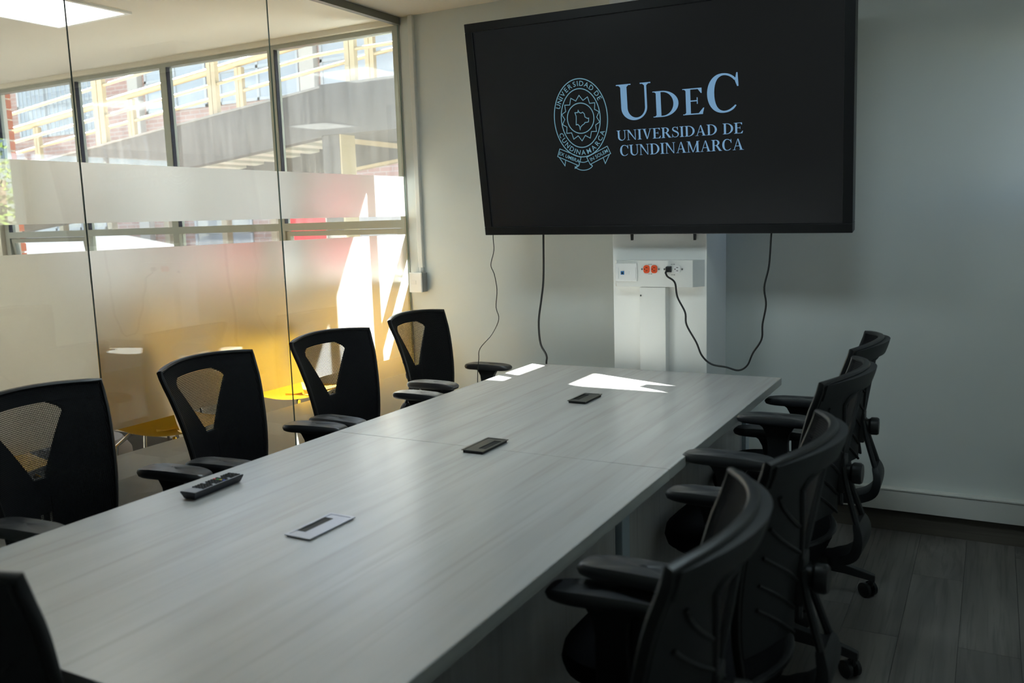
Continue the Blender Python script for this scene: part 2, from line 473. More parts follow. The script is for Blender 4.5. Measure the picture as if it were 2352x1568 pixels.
# right wall with one window beside the television wall
WY0, WY1, WZ0, WZ1 = -0.52, -0.02, 1.50, 2.22
wr = MB()
wr.box(XR, XR + 0.2, YF, WY0, -0.06, H); wr.box(XR, XR + 0.2, WY1, 0.0, -0.06, H)
wr.box(XR, XR + 0.2, WY0, WY1, -0.06, WZ0); wr.box(XR, XR + 0.2, WY0, WY1, WZ1, H)
struct(wr.build('wall_right', M['wall']), 'right wall with a side window')
w2 = struct(MB().box(XR + 0.002, XR + 0.035, WY0, WY0 + 0.04, WZ0, WZ1).box(XR + 0.002, XR + 0.035, WY1 - 0.04, WY1, WZ0, WZ1)
            .box(XR + 0.002, XR + 0.035, WY0 + 0.04, WY1 - 0.04, WZ0, WZ0 + 0.04).box(XR + 0.002, XR + 0.035, WY0 + 0.04, WY1 - 0.04, WZ1 - 0.04, WZ1).build('window_2', M['alu']), 'side window frame')
bx('pane', M['pane'], XR + 0.015, XR + 0.020, WY0 + 0.04, WY1 - 0.04, WZ0 + 0.04, WZ1 - 0.04, w2)
# structural pillar carrying the television
PX0, PX1, PY = 1.411, 1.865, -0.33
struct(bx('pillar', M['pillar'], PX0, PX1, PY, 0.0, 0.0, H, bevel=0.004), 'white square pillar behind the television')
# skirting and cable trunking
struct(bx('baseboard_back', M['skirt'], PX1, XR, -0.014, 0.0, 0.0, 0.095), 'dark wood skirting board')
struct(bx('baseboard_back', M['skirt'], 0.02, PX0, -0.014, 0.0, 0.0, 0.095), 'dark wood skirting board')
struct(bx('baseboard_right', M['skirt'], XR - 0.014, XR, YF, -0.016, 0.0, 0.095), 'dark wood skirting board')
ct = thing('cable_trunking', 'pale painted cable trunking along the wall above the dark skirting board', 'trunking', (PX1, -0.02, 0.1))
MB().box(0, XR - PX1, -0.022, 0.02, 0.004, 0.098).build('channel', M['conduit'], ct, bevel=0.002)
MB().box(0, XR - PX1, -0.026, 0.02, 0.098, 0.106).build('lid', M['conduit'], ct, bevel=0.002)

# ------------------------------------------------------------------ long hall window
win = struct(MB().box(-3.955, -0.03, 0.03, 0.09, 2.553, 2.58).build('window_1', M['alu']), 'long aluminium hall window')
bx('sill', M['alu'], -3.955, -0.03, 0.0, 0.10, 1.085, 1.125, win)
mull = [(-3.944, -3.890), (-2.966, -2.914), (-2.010, -1.950), (-1.029, -0.978), (-0.069, -0.030)]
for a, b in mull:
    m_ = bx('mullion', M['alu'], a, b, 0.03, 0.085, 1.125, 2.553, win)
for k in range(4):
    a, b = mull[k][1], mull[k + 1][0]
    bx('mid_rail', M['alu'], a, b, 0.03, 0.085, 1.437, 1.484, win)
    bx('gasket', M['aludark'], a, a + 0.006, 0.032, 0.06, 1.484, 2.553, win)
    bx('pane', M['pane'], a + 0.006, b, 0.056, 0.061, 1.484, 2.553, win)
    if k in (0, 3):   # opening lights with a sash of their own, tilted out at the bottom
        s = link('sash', None, win, (0, 0.05, 1.437)); s.rotation_euler.x = math.radians(7 if k == 0 else 3)
        s.empty_display_size = 0.05
        bxs = MB().box(a + 0.005, b - 0.005, -0.012, 0.02, -0.034, -0.004).box(a + 0.005, b - 0.005, -0.012, 0.02, -0.305, -0.275)
        bxs.box(a + 0.005, a + 0.035, -0.012, 0.02, -0.275, -0.034).box(b - 0.035, b - 0.005, -0.012, 0.02, -0.275, -0.034)
        bxs.build('sash_frame', M['alu'], s)
        bx('pane', M['pane'], a + 0.035, b - 0.035, 0.002, 0.006, -0.275, -0.034, s)
    else:
        bx('pane', M['pane'], a, b, 0.056, 0.061, 1.125, 1.437, win)

# ------------------------------------------------------------------ frosted glass partition
gp = thing('glass_partition', 'frameless glass partition with frosted bands along the left of the meeting room', 'partition', (0, -2.5, 0))
joints = [0.0, -1.0345, -2.0731, -3.1117, -4.1503, -5.19]
bands = [(0.012, 0.593), (0.696, 1.3996), (1.504, 1.7292)]
for k in range(5):
    y1, y0 = joints[k] - 0.0012, joints[k + 1] + 0.0012
    if k == 0: y1 = -0.006
    g = MB()
    v = [(x, y, z) for z in (0.012, 2.575) for y in (y0, y1) for x in (-0.006, 0.0)]
    g.add(v, [(1, 3, 7, 5), (0, 4, 6, 2)], 0)
    g.add(v, [(0, 1, 5, 4), (2, 6, 7, 3), (0, 2, 3, 1), (4, 5, 7, 6)], 1)
    p = g.build('pane', [M['glass'], M['edge']], gp, loc=(0, 2.5, 0))
    for za, zb in bands:
        MB().add([(-0.0085, y0, za), (-0.0085, y1, za), (-0.0085, y1, zb), (-0.0085, y0, zb)], [(0, 1, 2, 3)]).build('frosted_band', M['frost'], p)
MB().box(-0.022, 0.014, YF, -0.004, 2.571, 2.610).build('top_channel', M['channel'], gp, loc=(0, 2.5, 0))
MB().box(-0.015, 0.010, YF, -0.004, 0.0, 0.014).build('floor_channel', M['channel'], gp, loc=(0, 2.5, 0))
MB().box(-0.020, 0.004, -0.005, 0.0, 0.014, 2.575).build('wall_channel', M['alu'], gp, loc=(0, 2.5, 0))

# ------------------------------------------------------------------ ceiling panels
def panel(x, y, mat, label, z=H):
    t = thing('ceiling_light', label, 'ceiling light', (x, y, z), group='square ceiling panels')
    MB().box(-0.3, 0.3, -0.3, -0.275, -0.012, 0).box(-0.3, 0.3, 0.275, 0.3, -0.012, 0).box(-0.3, -0.275, -0.275, 0.275, -0.012, 0).box(0.275, 0.3, -0.275, 0.275, -0.012, 0).build('frame', M['white'], t)
    MB().box(-0.275, 0.275, -0.275, 0.275, -0.008, -0.002).build('diffuser', mat, t)
panel(-1.34, -1.24, M['ledhall'], 'square white ceiling light beyond the glass partition')
panel(-3.93, -1.24, M['ledhall'], 'square ceiling light mirrored faintly in the hall window')
panel(0.95, -1.95, M['fillroom'], 'unseen fill light panel added above the row of chairs by the glass')  # added out of view to brighten the room
panel(2.55, -1.95, M['filldim'], 'unseen dim fill light panel added above the right side of the table')  # second added fill, out of view, weaker and cooler
panel(-3.93, -3.8, M['ledhall'], 'square ceiling light mirrored in the last hall window pane')

# ------------------------------------------------------------------ conference table
TX0, TX1, TY0, TY1, TZ, TT = 0.9932, 2.2082, -3.39, -0.3761, 0.75, 0.033
SEAM = -1.889
tb = thing('conference_table', 'long pale ash laminate conference table reaching to the pillar', 'table', ((TX0 + TX1) / 2, (TY0 + TY1) / 2, 0))
off = (-(TX0 + TX1) / 2, -(TY0 + TY1) / 2, 0)
for a, b in ((SEAM + 0.0008, TY1), (TY0, SEAM - 0.0008)):
    t_ = MB().box(TX0, TX1, a, b, TZ - TT, TZ).build('tabletop', [M['table']], tb, bevel=0.0012, loc=off)
    MB().box(TX1, TX1 + 0.0012, a, b, TZ - TT + 0.001, TZ - 0.001).build('edge_band', M['tableedge'], t_)
    MB().box(TX0 - 0.0012, TX0, a, b, TZ - TT + 0.001, TZ - 0.001).build('edge_band', M['tableedge'], t_)
for x in (1.16, 2.045):
    for a, b in ((SEAM + 0.042, TY1 - 0.075), (TY0 + 0.075, SEAM - 0.042)):
        MB().box(x - 0.012, x + 0.012, a, b, 0.12, TZ - TT).build('side_panel', M['tablepanel'], tb, loc=off)
    for y in (TY1 - 0.045, SEAM, TY0 + 0.045):
        MB().box(x - 0.03, x + 0.03, y - 0.03, y + 0.03, 0.0, TZ - TT).build('leg', M['steel'], tb, bevel=0.003, loc=off)
for y in (TY1 - 0.045, TY0 + 0.045):
    MB().box(1.19, 2.015, y - 0.012, y + 0.012, 0.30, TZ - TT).build('end_panel', M['tablepanel'], tb, loc=off)

# flap cable grommets let into the top
def grommet(x, y, mat, raise_, slot_side, label):
    t = thing('cable_grommet', label, 'cable grommet', (x, y, TZ), group='flap cable grommets along the table')
    w_, l_ = 0.039, 0.083
    fr = MB()
    for b in ((-w_, w_, -l_, -l_ + 0.008), (-w_, w_, l_ - 0.008, l_), (-w_, -w_ + 0.008, -l_ + 0.008, l_ - 0.008), (w_ - 0.008, w_, -l_ + 0.008, l_ - 0.008)):
        fr.box(b[0], b[1], b[2], b[3], raise_ - 0.002, raise_)
    fr.build('rim', mat, t)
    MB().box(-w_ + 0.004, w_ - 0.004, -l_ + 0.004, l_ - 0.004, 0.0003, raise_ - 0.003).build('collar', M['dark'], t)
    # lid with a cut-out slot along one long side
    s = slot_side
    sx = lambda q: q * s
    lid = [(-w_ + 0.009, -l_ + 0.009), (w_ - 0.009, -l_ + 0.009), (w_ - 0.009, -0.052), (0.010, -0.052), (0.004, -0.040), (0.004, 0.044), (0.010, 0.056), (w_ - 0.009, 0.056), (w_ - 0.009, l_ - 0.009), (-w_ + 0.009, l_ - 0.009)]
    tri = MB(); z = raise_ - 0.0005
    for q in ((-w_ + 0.009, 0.004, -l_ + 0.009, l_ - 0.009), (0.004, w_ - 0.009, -l_ + 0.009, -0.05), (0.004, w_ - 0.009, 0.052, l_ - 0.009)):
        a, b = sorted((sx(q[0]), sx(q[1]))); tri.box(a, b, q[2], q[3], z - 0.0022, z)
    tri.build('lid', mat, t)
    a, b = sorted((sx(0.004), sx(w_ - 0.009)))
    MB().box(a, b, -0.05, 0.052, z - 0.0021, z - 0.0016).build('slot', M['dark'], t)
grommet(1.600, -2.675, M['gromsilver'], 0.005, -1, 'silver flap cable grommet nearest the camera, let into the tabletop')
grommet(1.595, -1.880, M['grom'], 0.010, 1, 'black flap cable grommet in the middle of the table by the seam')
grommet(1.595, -1.095, M['grom'], 0.010, -1, 'black flap cable grommet beside the sun patch at the far end of the table')

# remote control
rc = thing('remote_control', 'slim black remote control lying on the left side of the table', 'remote control', (1.118, -2.565, TZ), math.radians(4))
def rect(wa, la, z): return [(-wa, -la, z), (wa, -la, z), (wa, la, z), (-wa, la, z)]
MB().loft([rect(0.017, 0.085, 0.0005), rect(0.020, 0.088, 0.003), rect(0.027, 0.094, 0.020), rect(0.026, 0.093, 0.022)]).build('body', M['remote'], rc, bevel=0.001)
fc = MB().box(-0.0245, 0.0245, -0.0915, 0.0915, 0.022, 0.0226).build('face', M['remoteface'], rc)
bt = MB(); rr = random.Random(5)
bmesh_btn = MB().cbox((0, 0, 0), (0.0075, 0.0055, 0.0022)).mesh('button', M['dark'])
for r_ in range(15):
    for c_ in range(4):
        if r_ in (4, 10) and c_ in (0, 3): continue
        yy = 0.084 - r_ * 0.0098
        m_ = bmesh_btn
        if r_ == 6:
            m_ = bmesh_btn.copy(); m_.materials[0] = [M['red'], M['green'], M['yellowb'], M['blueb']][c_]
        link('button', m_, fc, (-0.0168 + c_ * 0.0112, yy, 0.0236))

# ------------------------------------------------------------------ television
TO = Vector((0.767, -0.42, 1.393))
tu = Vector((0.99992, 0.0, -0.01275)); tv_ = Vector((0.0126, -0.15561, 0.98774)); tn = tu.cross(tv_)   # towards the viewer
TW, TH = 1.725, 0.996
tvm = Matrix(((tu.x, tv_.x, tn.x, TO.x), (tu.y, tv_.y, tn.y, TO.y), (tu.z, tv_.z, tn.z, TO.z), (0, 0, 0, 1)))
tv = link('television', None); tv.matrix_world = tvm
tv.empty_display_size = 0.1
tag(tv, 'large black television tilted forward on the pillar showing a university logo', 'television')
bz = 0.040
fr = MB()
fr.box(0, TW, 0, bz, -0.07, 0.0).box(0, TW, TH - bz, TH, -0.07, 0.0).box(0, bz, bz, TH - bz, -0.07, 0.0).box(TW - bz, TW, bz, TH - bz, -0.07, 0.0)
fr.build('bezel', M['bezel'], tv, bevel=0.003)
MB().box(0.02, TW - 0.02, 0.02, TH - 0.02, -0.085, -0.05).build('rear_cover', M['tvback'], tv, bevel=0.004)
scr = MB().box(bz, TW - bz, bz, TH - bz, -0.03, -0.009).build('screen', M['screen'], tv)
for x in (0.745, 1.045):
    MB().box(x - 0.005, x + 0.005, -0.042, 0.10, -0.088, -0.074).build('bracket_arm', M['black'], tv)

ZL = -0.0082
def flat(polys, name, mat):
    b = MB()
    for p in polys:
        n = len(p); b.add([(q[0], q[1], ZL) for q in p], [tuple(range(n))])
    o = b.build(name, mat, scr, recalc=False)
    return o
def stroke(pts, ws, closed=False):
    """variable-width stroke in the plane as quads"""
    P = [Vector((p[0], p[1])) for p in pts]; n = len(P)
    W_ = ws if isinstance(ws, (list, tuple)) else [ws] * n
    L_, R_ = [], []
    for i in range(n):
        a = P[(i - 1) % n] if closed else P[max(i - 1, 0)]; c = P[(i + 1) % n] if closed else P[min(i + 1, n - 1)]
        t = (c - a).normalized(); nn = Vector((-t.y, t.x))
        L_.append(P[i] + nn * W_[i] / 2); R_.append(P[i] - nn * W_[i] / 2)
    m = n if closed else n - 1
    return [(R_[i], R_[(i + 1) % n], L_[(i + 1) % n], L_[i]) for i in range(m)]
def mitre(pts, w_, closed=True):
    """constant-width polyline with mitred corners"""
    P = [Vector((p[0], p[1])) for p in pts]; n = len(P); L_, R_ = [], []
    for i in range(n):
        a, c = P[(i - 1) % n], P[(i + 1) % n]
        if not closed and i == 0: a = P[0] - (P[1] - P[0])
        if not closed and i == n - 1: c = P[i] + (P[i] - P[i - 1])
        d1, d2 = (P[i] - a).normalized(), (c - P[i]).normalized()
        n1 = Vector((-d1.y, d1.x)); n2 = Vector((-d2.y, d2.x)); mm = (n1 + n2)
        mm = mm.normalized() if mm.length > 1e-6 else n1
        k = w_ / 2 / max(0.35, mm.dot(n1))
        L_.append(P[i] + mm * k); R_.append(P[i] - mm * k)
    m = n if closed else n - 1
    return [(R_[i], R_[(i + 1) % n], L_[(i + 1) % n], L_[i]) for i in range(m)]
def arc(cx, cy, rx, ry, a0, a1, n=24):
    return [(cx + rx * math.cos(math.radians(a0 + (a1 - a0) * k / n)), cy + ry * math.sin(math.radians(a0 + (a1 - a0) * k / n))) for k in range(n + 1)]
def band(outer, inner):
    return [(outer[i], outer[i + 1], inner[i + 1], inner[i]) for i in range(len(outer) - 1)]
def R_(x0, x1, y0, y1): return [(x0, y0), (x1, y0), (x1, y1), (x0, y1)]
K, k_ , SF = 0.135, 0.045, 0.03     # thick stem, hairline, serif height
def serif(x0, x1, y, up=1):         # bracketed slab at a stem end
    return [[(x0, y), (x1, y), (x1, y + up * SF * .6), (x0, y + up * SF * .6)][::1 if up > 0 else -1]]
def stem(x0, x1, y0=0, y1=1, l=0.09, bot=True, top=True, r=None):
    r = l if r is None else r
    o = [R_(x0, x1, y0, y1)]
    for flag, y, s in ((bot, y0, 1), (top, y1, -1)):
        if flag:
            o += [R_(x0 - l, x1 + r, min(y, y + s * SF), max(y, y + s * SF))]
            q = s * 0.05
            t1 = [(x0 - l * .45, y + s * SF), (x0, y + s * SF), (x0, y + s * SF + q)]
            t2 = [(x1, y + s * SF), (x1 + r * .45, y + s * SF), (x1, y + s * SF + q)]
            o += [t1 if s > 0 else t1[::-1], t2 if s > 0 else t2[::-1]]
    return o
GL = {}
GL['I'] = (0.34, stem(0.10, 0.10 + K))
GL['U'] = (0.74, stem(0.09, 0.09 + K, 0.34, 1, bot=False) + stem(0.60, 0.60 + k_, 0.34, 1, bot=False)
           + band(arc(0.3675, 0.34, 0.2775, 0.355, 180, 360), arc(0.4125, 0.34, 0.1875, 0.285, 180, 360)))
GL['D'] = (0.74, stem(0.09, 0.09 + K, r=0.0) + band(arc(0.26, 0.5, 0.45, 0.5, -90, 90), arc(0.26, 0.5, 0.31, 0.457, -90, 90)) + [R_(0.225, 0.27, 0.957, 1.0), R_(0.225, 0.27, 0.0, 0.043)])
GL['E'] = (0.62, stem(0.09, 0.09 + K, r=0.0) + [R_(0.22, 0.55, 0.957, 1.0), R_(0.22, 0.57, 0.0, 0.043), R_(0.22, 0.43, 0.50, 0.543),
           [(0.44, 0.957), (0.55, 0.957), (0.55, 0.80), (0.525, 0.80)][::-1], [(0.45, 0.043), (0.57, 0.043), (0.61, 0.24), (0.58, 0.24)], R_(0.405, 0.43, 0.40, 0.645)])
GL['N'] = (0.78, [R_(0.10, 0.10 + k_, 0, 1), R_(0.62, 0.62 + k_, 0.0, 1)] + [[(0.62, 0.0), (0.665, 0.0), (0.20, 1.0), (0.04, 1.0)]]
           + [R_(0.0, 0.20, 0.97, 1.0), R_(0.02, 0.24, 0, SF), R_(0.53, 0.755, 0.97, 1.0)])
GL['V'] = (0.74, [[(0.33, 0.0), (0.40, 0.0), (0.24, 1.0), (0.085, 1.0)], [(0.34, 0.0), (0.40, 0.0), (0.645, 1.0), (0.595, 1.0)], R_(0.0, 0.32, 0.97, 1.0), R_(0.50, 0.74, 0.97, 1.0)])
GL['A'] = (0.76, [[(0.08, 0.0), (0.125, 0.0), (0.385, 1.0), (0.35, 1.0)], [(0.52, 0.0), (0.675, 0.0), (0.41, 1.0), (0.35, 1.0)], R_(0.20, 0.54, 0.33, 0.375), R_(0.0, 0.22, 0, SF), R_(0.44, 0.76, 0, SF)])
GL['M'] = (0.94, [R_(0.10, 0.10 + k_, 0, 1), [(0.42, 0.0), (0.47, 0.0), (0.235, 1.0), (0.08, 1.0)], [(0.42, 0.0), (0.47, 0.0), (0.80, 1.0), (0.745, 1.0)]] + stem(0.70, 0.70 + K, top=False) + [R_(0.0, 0.22, 0.97, 1.0), R_(0.02, 0.24, 0, SF), R_(0.72, 0.925, 0.97, 1.0)])
GL['R'] = (0.72, stem(0.09, 0.09 + K, r=0.06, top=True) + [R_(0.225, 0.31, 0.957, 1.0), R_(0.225, 0.31, 0.475, 0.52)]
           + band(arc(0.30, 0.7375, 0.27, 0.2625, -90, 90), arc(0.30, 0.7375, 0.135, 0.2195, -90, 90)) + [[(0.30, 0.50), (0.54, 0.0), (0.70, 0.0), (0.44, 0.50)], R_(0.54, 0.745, 0, SF)])
def cglyph():
    a0, a1 = 42, 318
    n = 40; q = []; wd = []
    for i in range(n + 1):
        a = math.radians(a0 + (a1 - a0) * i / n)
        thick = 0.05 + 0.095 * max(0.0, -math.cos(a)) ** 1.2
        rx, ry = 0.34 - thick / 2, 0.515 - 0.025
        q.append((0.36 + rx * math.cos(a), 0.5 + ry * math.sin(a))); wd.append(thick)
    wd[-1] = 0.03; wd[-2] = 0.04
    return stroke(q, wd) + [[(0.585, 0.80), (0.625, 0.655), (0.655, 0.655), (0.64, 1.01), (0.615, 1.01)]]
GL['C'] = (0.70, cglyph())
def sglyph():
    c = [(0.455, 0.755), (0.405, 0.90), (0.28, 0.975), (0.15, 0.93), (0.105, 0.79), (0.17, 0.66), (0.30, 0.56), (0.42, 0.46), (0.485, 0.31), (0.44, 0.12), (0.29, 0.02), (0.14, 0.07), (0.07, 0.25)]
    p = catmull([(a, b, 0) for a, b in c], 4)
    n = len(p); wd = [0.04 + 0.10 * math.exp(-((i / (n - 1) - 0.5) / 0.2) ** 2) for i in range(n)]
    return stroke([(v.x, v.y) for v in p], wd) + [R_(0.435, 0.465, 0.68, 1.01), R_(0.055, 0.085, -0.01, 0.33)]
GL['S'] = (0.56, sglyph())
def layout(text, x0, x1, y0, y1, sp=0.34, trk=0.0, split=False):
    adv = sum(sp if ch == ' ' else GL[ch][0] + trk for ch in text) - trk
    sx, sy = (x1 - x0) / adv, (y1 - y0); out = []; cx = 0.0
    for ch in text:
        if ch == ' ': cx += sp; continue
        gl_ = [[(x0 + (cx + a[0]) * sx, y0 + a[1] * sy) for a in p] for p in GL[ch][1]]
        out += [gl_] if split else gl_
        cx += GL[ch][0] + trk
    return out
flat(layout('U', 0.737, 0.897, 0.508, 0.661), 'logo_letter', M['logo'])
flat(layout('D', 0.903, 1.022, 0.511, 0.6195), 'logo_letter', M['logo'])
flat(layout('E', 1.036, 1.130, 0.511, 0.6190), 'logo_letter', M['logo'])
flat(layout('C', 1.138, 1.284, 0.512, 0.6660), 'logo_letter', M['logo'])
for txt, x0, x1, y0, y1 in (('UNIVERSIDAD DE', 0.727, 1.290, 0.4215, 0.4655), ('CUNDINAMARCA', 0.738, 1.291, 0.3540, 0.4005)):
    for g_ in layout(txt, x0, x1, y0, y1, trk=0.02, split=True): flat(g_, 'logo_letter', M['logo'])
# the seal: two ovals, a sun ring, a circle, a map outline, a ribbon with a motto
SX, SY = 0.5575, 0.531
lw = 0.0042
ring = lambda rx, ry, w_=lw, n=72: mitre([(SX + rx * math.cos(2 * math.pi * k / n), SY + ry * math.sin(2 * math.pi * k / n)) for k in range(n)], w_)
flat(ring(0.131, 0.1725), 'seal_ring', M['seal']); flat(ring(0.096, 0.1295), 'seal_ring', M['seal']); flat(ring(0.0655, 0.0665), 'seal_ring', M['seal'])
sunp = []
for k in range(28):
    a = 2 * math.pi * k / 28 + math.pi / 2
    rx, ry = (0.0945, 0.1005) if k % 2 == 0 else (0.079, 0.079)
    sunp.append((SX + rx * math.cos(a), SY + ry * math.sin(a)))
flat(mitre(sunp, 0.0034), 'seal_sun', M['seal'])
mp_ = [(-0.026, 0.026), (-0.012, 0.026), (-0.009, 0.035), (-0.005, 0.026), (0.004, 0.022), (0.012, 0.026), (0.020, 0.018), (0.022, 0.004), (0.034, -0.003), (0.040, -0.002), (0.038, -0.018), (0.030, -0.020), (0.020, -0.020), (0.016, -0.026), (0.008, -0.030), (-0.002, -0.038), (-0.006, -0.050), (-0.008, -0.034), (-0.016, -0.026), (-0.024, -0.028), (-0.022, -0.006), (-0.021, 0.010)]
flat(mitre([(SX + a, SY + b) for a, b in mp_], 0.0036), 'seal_map', M['seal'])
def rib(q, name='seal_ribbon', closed=True): flat(mitre(q, 0.0034, closed), name, M['seal'])
rib([(0.442, 0.4005), (0.428, 0.366), (0.5325, 0.3195), (0.5465, 0.3565)])
rib([(0.6785, 0.4005), (0.693, 0.367), (0.5895, 0.323), (0.5745, 0.3555)])
rib([(0.436, 0.362), (0.462, 0.322), (0.468, 0.348)], closed=False); rib([(0.686, 0.362), (0.664, 0.324), (0.655, 0.351)], closed=False)
rib([(0.5325, 0.3195), (0.512, 0.3085)] + arc(0.557, 0.325, 0.046, 0.027, 200, 340, 10) + [(0.5895, 0.323)], closed=False)
rib([(0.5165, 0.3075), (0.524, 0.323)], closed=False); rib([(0.6, 0.316), (0.594, 0.3235)], closed=False)
rib(arc(0.557, 0.352, 0.03, 0.018, 215, 325, 8), closed=False)
def font_mesh(body, size):
    cu = bpy.data.curves.new('glyph', 'FONT'); cu.body = body; cu.size = size; cu.align_x = 'CENTER'; cu.resolution_u = 3
    cu.offset = size * 0.006
    ob = bpy.data.objects.new('glyph_tmp', cu); col.objects.link(ob)
    dg = bpy.context.evaluated_depsgraph_get()
    me = bpy.data.meshes.new_from_object(ob.evaluated_get(dg))
    bpy.data.objects.remove(ob, do_unlink=True); bpy.data.curves.remove(cu)
    me.materials.clear(); me.materials.append(M['seal'])
    return me
LWD = {'I': 0.36, ' ': 0.42, 'M': 1.12, 'E': 0.82, 'S': 0.86, 'C': 0.98, 'D': 1.0}
def on_oval(text, rx, ry, a0, a1, size, flip=False):
    wd = [LWD.get(ch, 1.0) for ch in text]
    pos = [sum(wd[:i]) + wd[i] / 2 for i in range(len(text))]
    # walk the oval by arc length
    N_ = 400; pts = []; acc = [0.0]
    for k in range(N_ + 1):
        a = math.radians(a0 + (a1 - a0) * k / N_); pts.append((a, SX + rx * math.cos(a), SY + ry * math.sin(a)))
        if k: acc.append(acc[-1] + math.hypot(pts[k][1] - pts[k - 1][1], pts[k][2] - pts[k - 1][2]))
    for i, ch in enumerate(text):
        if ch == ' ': continue
        f_ = (pos[i] - pos[0]) / (pos[-1] - pos[0]) * acc[-1]
        k = min(range(N_ + 1), key=lambda q: abs(acc[q] - f_)); a, x, y = pts[k]
        t = Vector((-rx * math.sin(a), ry * math.cos(a)))
        ang = math.atan2(t.y, t.x) + (0 if flip else math.pi)
        link('seal_letter', font_mesh(ch, size), scr, (x, y, ZL), (0, 0, ang))
on_oval('UNIVERSIDAD DE', 0.1045, 0.1415, 157, 33, 0.031)
on_oval('CUNDINAMARCA', 0.1245, 0.163, 207, 333, 0.031, True)
def motto(text, c, ang, size):
    link('seal_motto', font_mesh(text, size), scr, (c[0], c[1], ZL), (0, 0, math.radians(ang)))
motto('EX UMBRA', (0.4835, 0.353), -23.5, 0.0225); motto('IN SOLEM', (0.6385, 0.3555), 23.5, 0.0225)

# ------------------------------------------------------------------ outlet box, raceway, conduit, switch, cables
ob_ = thing('outlet_box', 'white metal outlet box with orange and white sockets on the pillar', 'outlet box', (1.63, PY, 1.20))
D_ = 0.053
fxy = lambda x0, x1, z0, z1, d: [(x0, -d, z0), (x1, -d, z0), (x1, -d, z1), (x0, -d, z1)]
# back outline wider than the front
x0b, x1b = 1.424 - 1.63, 1.856 - 1.63
z0b, z1b = 1.140 - 1.20, 1.262 - 1.20
MB().loft([fxy(x0b, x1b, z0b, z1b, 0.0), fxy(x0b + 0.026, x1b - 0.04, z0b, z1b, D_)]).build('housing', M['whitemetal'], ob_, bevel=0.0015)
def onbox(px_x, z): return (px_x - 1.63, -D_ - 0.001, z - 1.20)
plate = MB().box(-0.182, -0.075, -D_ - 0.010, -D_, -0.034, 0.050).build('data_plate', M['white'], ob_, bevel=0.004)
MB().box(-0.178, -0.166, -D_ - 0.0125, -D_ - 0.010, -0.022, 0.030).build('clip', M['white'], plate); MB().box(-0.094, -0.080, -D_ - 0.0125, -D_ - 0.010, -0.022, 0.030).build('clip', M['white'], plate)
MB().box(-0.154, -0.138, -D_ - 0.0125, -D_ - 0.010, -0.003, 0.013).build('data_jack', M['bluejack'], plate)
MB().box(-0.150, -0.142, -D_ - 0.0130, -D_ - 0.0124, 0.000, 0.008).build('jack_opening', M['dark'], plate)
MB().box(-0.128, -0.112, -D_ - 0.0115, -D_ - 0.010, -0.003, 0.013).build('blank', M['white'], plate)
def receptacle(cx, cz, mat, name='socket'):
    oc = [(0.0150 * math.copysign(abs(math.cos(a)) ** 0.8, math.cos(a)), 0.0185 * math.copysign(abs(math.sin(a)) ** 0.6, math.sin(a))) for a in [2 * math.pi * k / 24 for k in range(24)]]
    s = MB().prism(oc, lambda a, b, h: (cx + a, -D_ - h, cz + b), 0.0, 0.004).build(name, mat, ob_)
    sl = MB()
    sl.box(cx - 0.004, cx + 0.005, -D_ - 0.0046, -D_ - 0.0039, cz + 0.006, cz + 0.0085).box(cx - 0.004, cx + 0.005, -D_ - 0.0046, -D_ - 0.0039, cz - 0.0085, cz - 0.006)
    sl.build('blade_slots', M['dark'], s)
    sl2 = MB(); sl2.cyl((cx - 0.0095, -D_ - 0.0039, cz), (cx - 0.0095, -D_ - 0.0046, cz), 0.0026, 10); sl2.build('earth_hole', M['dark'], s)
CZ = 0.022
receptacle(-0.031, CZ, M['orange']); receptacle(0.006, CZ, M['orange']); receptacle(0.078, CZ, M['white']); receptacle(0.115, CZ, M['white'])
for cx in (-0.053, 0.028, 0.055, 0.138):
    MB().cyl((cx, -D_, CZ), (cx, -D_ - 0.003, CZ), 0.0042, 10).build('screw', M['chrome'], ob_)
mk = MB()
for cx, cz, w_ in ((-0.014, 0.044, 0.007), (0.094, 0.044, 0.009), (-0.014, 0.000, 0.009), (0.095, -0.004, 0.009)):
    mk.box(cx - w_, cx - w_ * 0.1, -D_ - 0.0004, -D_, cz - 0.0012, cz + 0.0012); mk.box(cx + 0.2 * w_, cx + w_, -D_ - 0.0004, -D_, cz - 0.0018, cz + 0.0018)
mk.build('printed_mark', M['greyplastic'], ob_)
pg = thing('power_plug', 'black plug pushed into the third socket of the white outlet box', 'plug', (1.708, PY - D_ - 0.0045, 1.222))
MB().loft([[(-0.012, 0, -0.014), (0.012, 0, -0.014), (0.012, 0, 0.014), (-0.012, 0, 0.014)], [(-0.010, -0.022, -0.011), (0.010, -0.022, -0.011), (0.010, -0.022, 0.011), (-0.010, -0.022, 0.011)]]).build('plug_body', M['cable'], pg, bevel=0.002)
MB().tube([(0, -0.018, -0.004), (-0.006, -0.026, -0.010), (-0.008, -0.028, -0.018)], 0.005, 8).build('strain_relief', M['cable'], pg)
rw = thing('wall_raceway', 'white metal raceway running down the pillar under the outlet box', 'raceway', (1.625, PY, 0.0))
MB().box(-0.063, 0.063, -0.053, 0.0, 0.0, 1.138).build('cover', M['whitemetal'], rw, bevel=0.003)
MB().cyl((-0.055, -0.053, 1.10), (-0.055, -0.056, 1.10), 0.004, 10).build('screw', M['chrome'], rw)

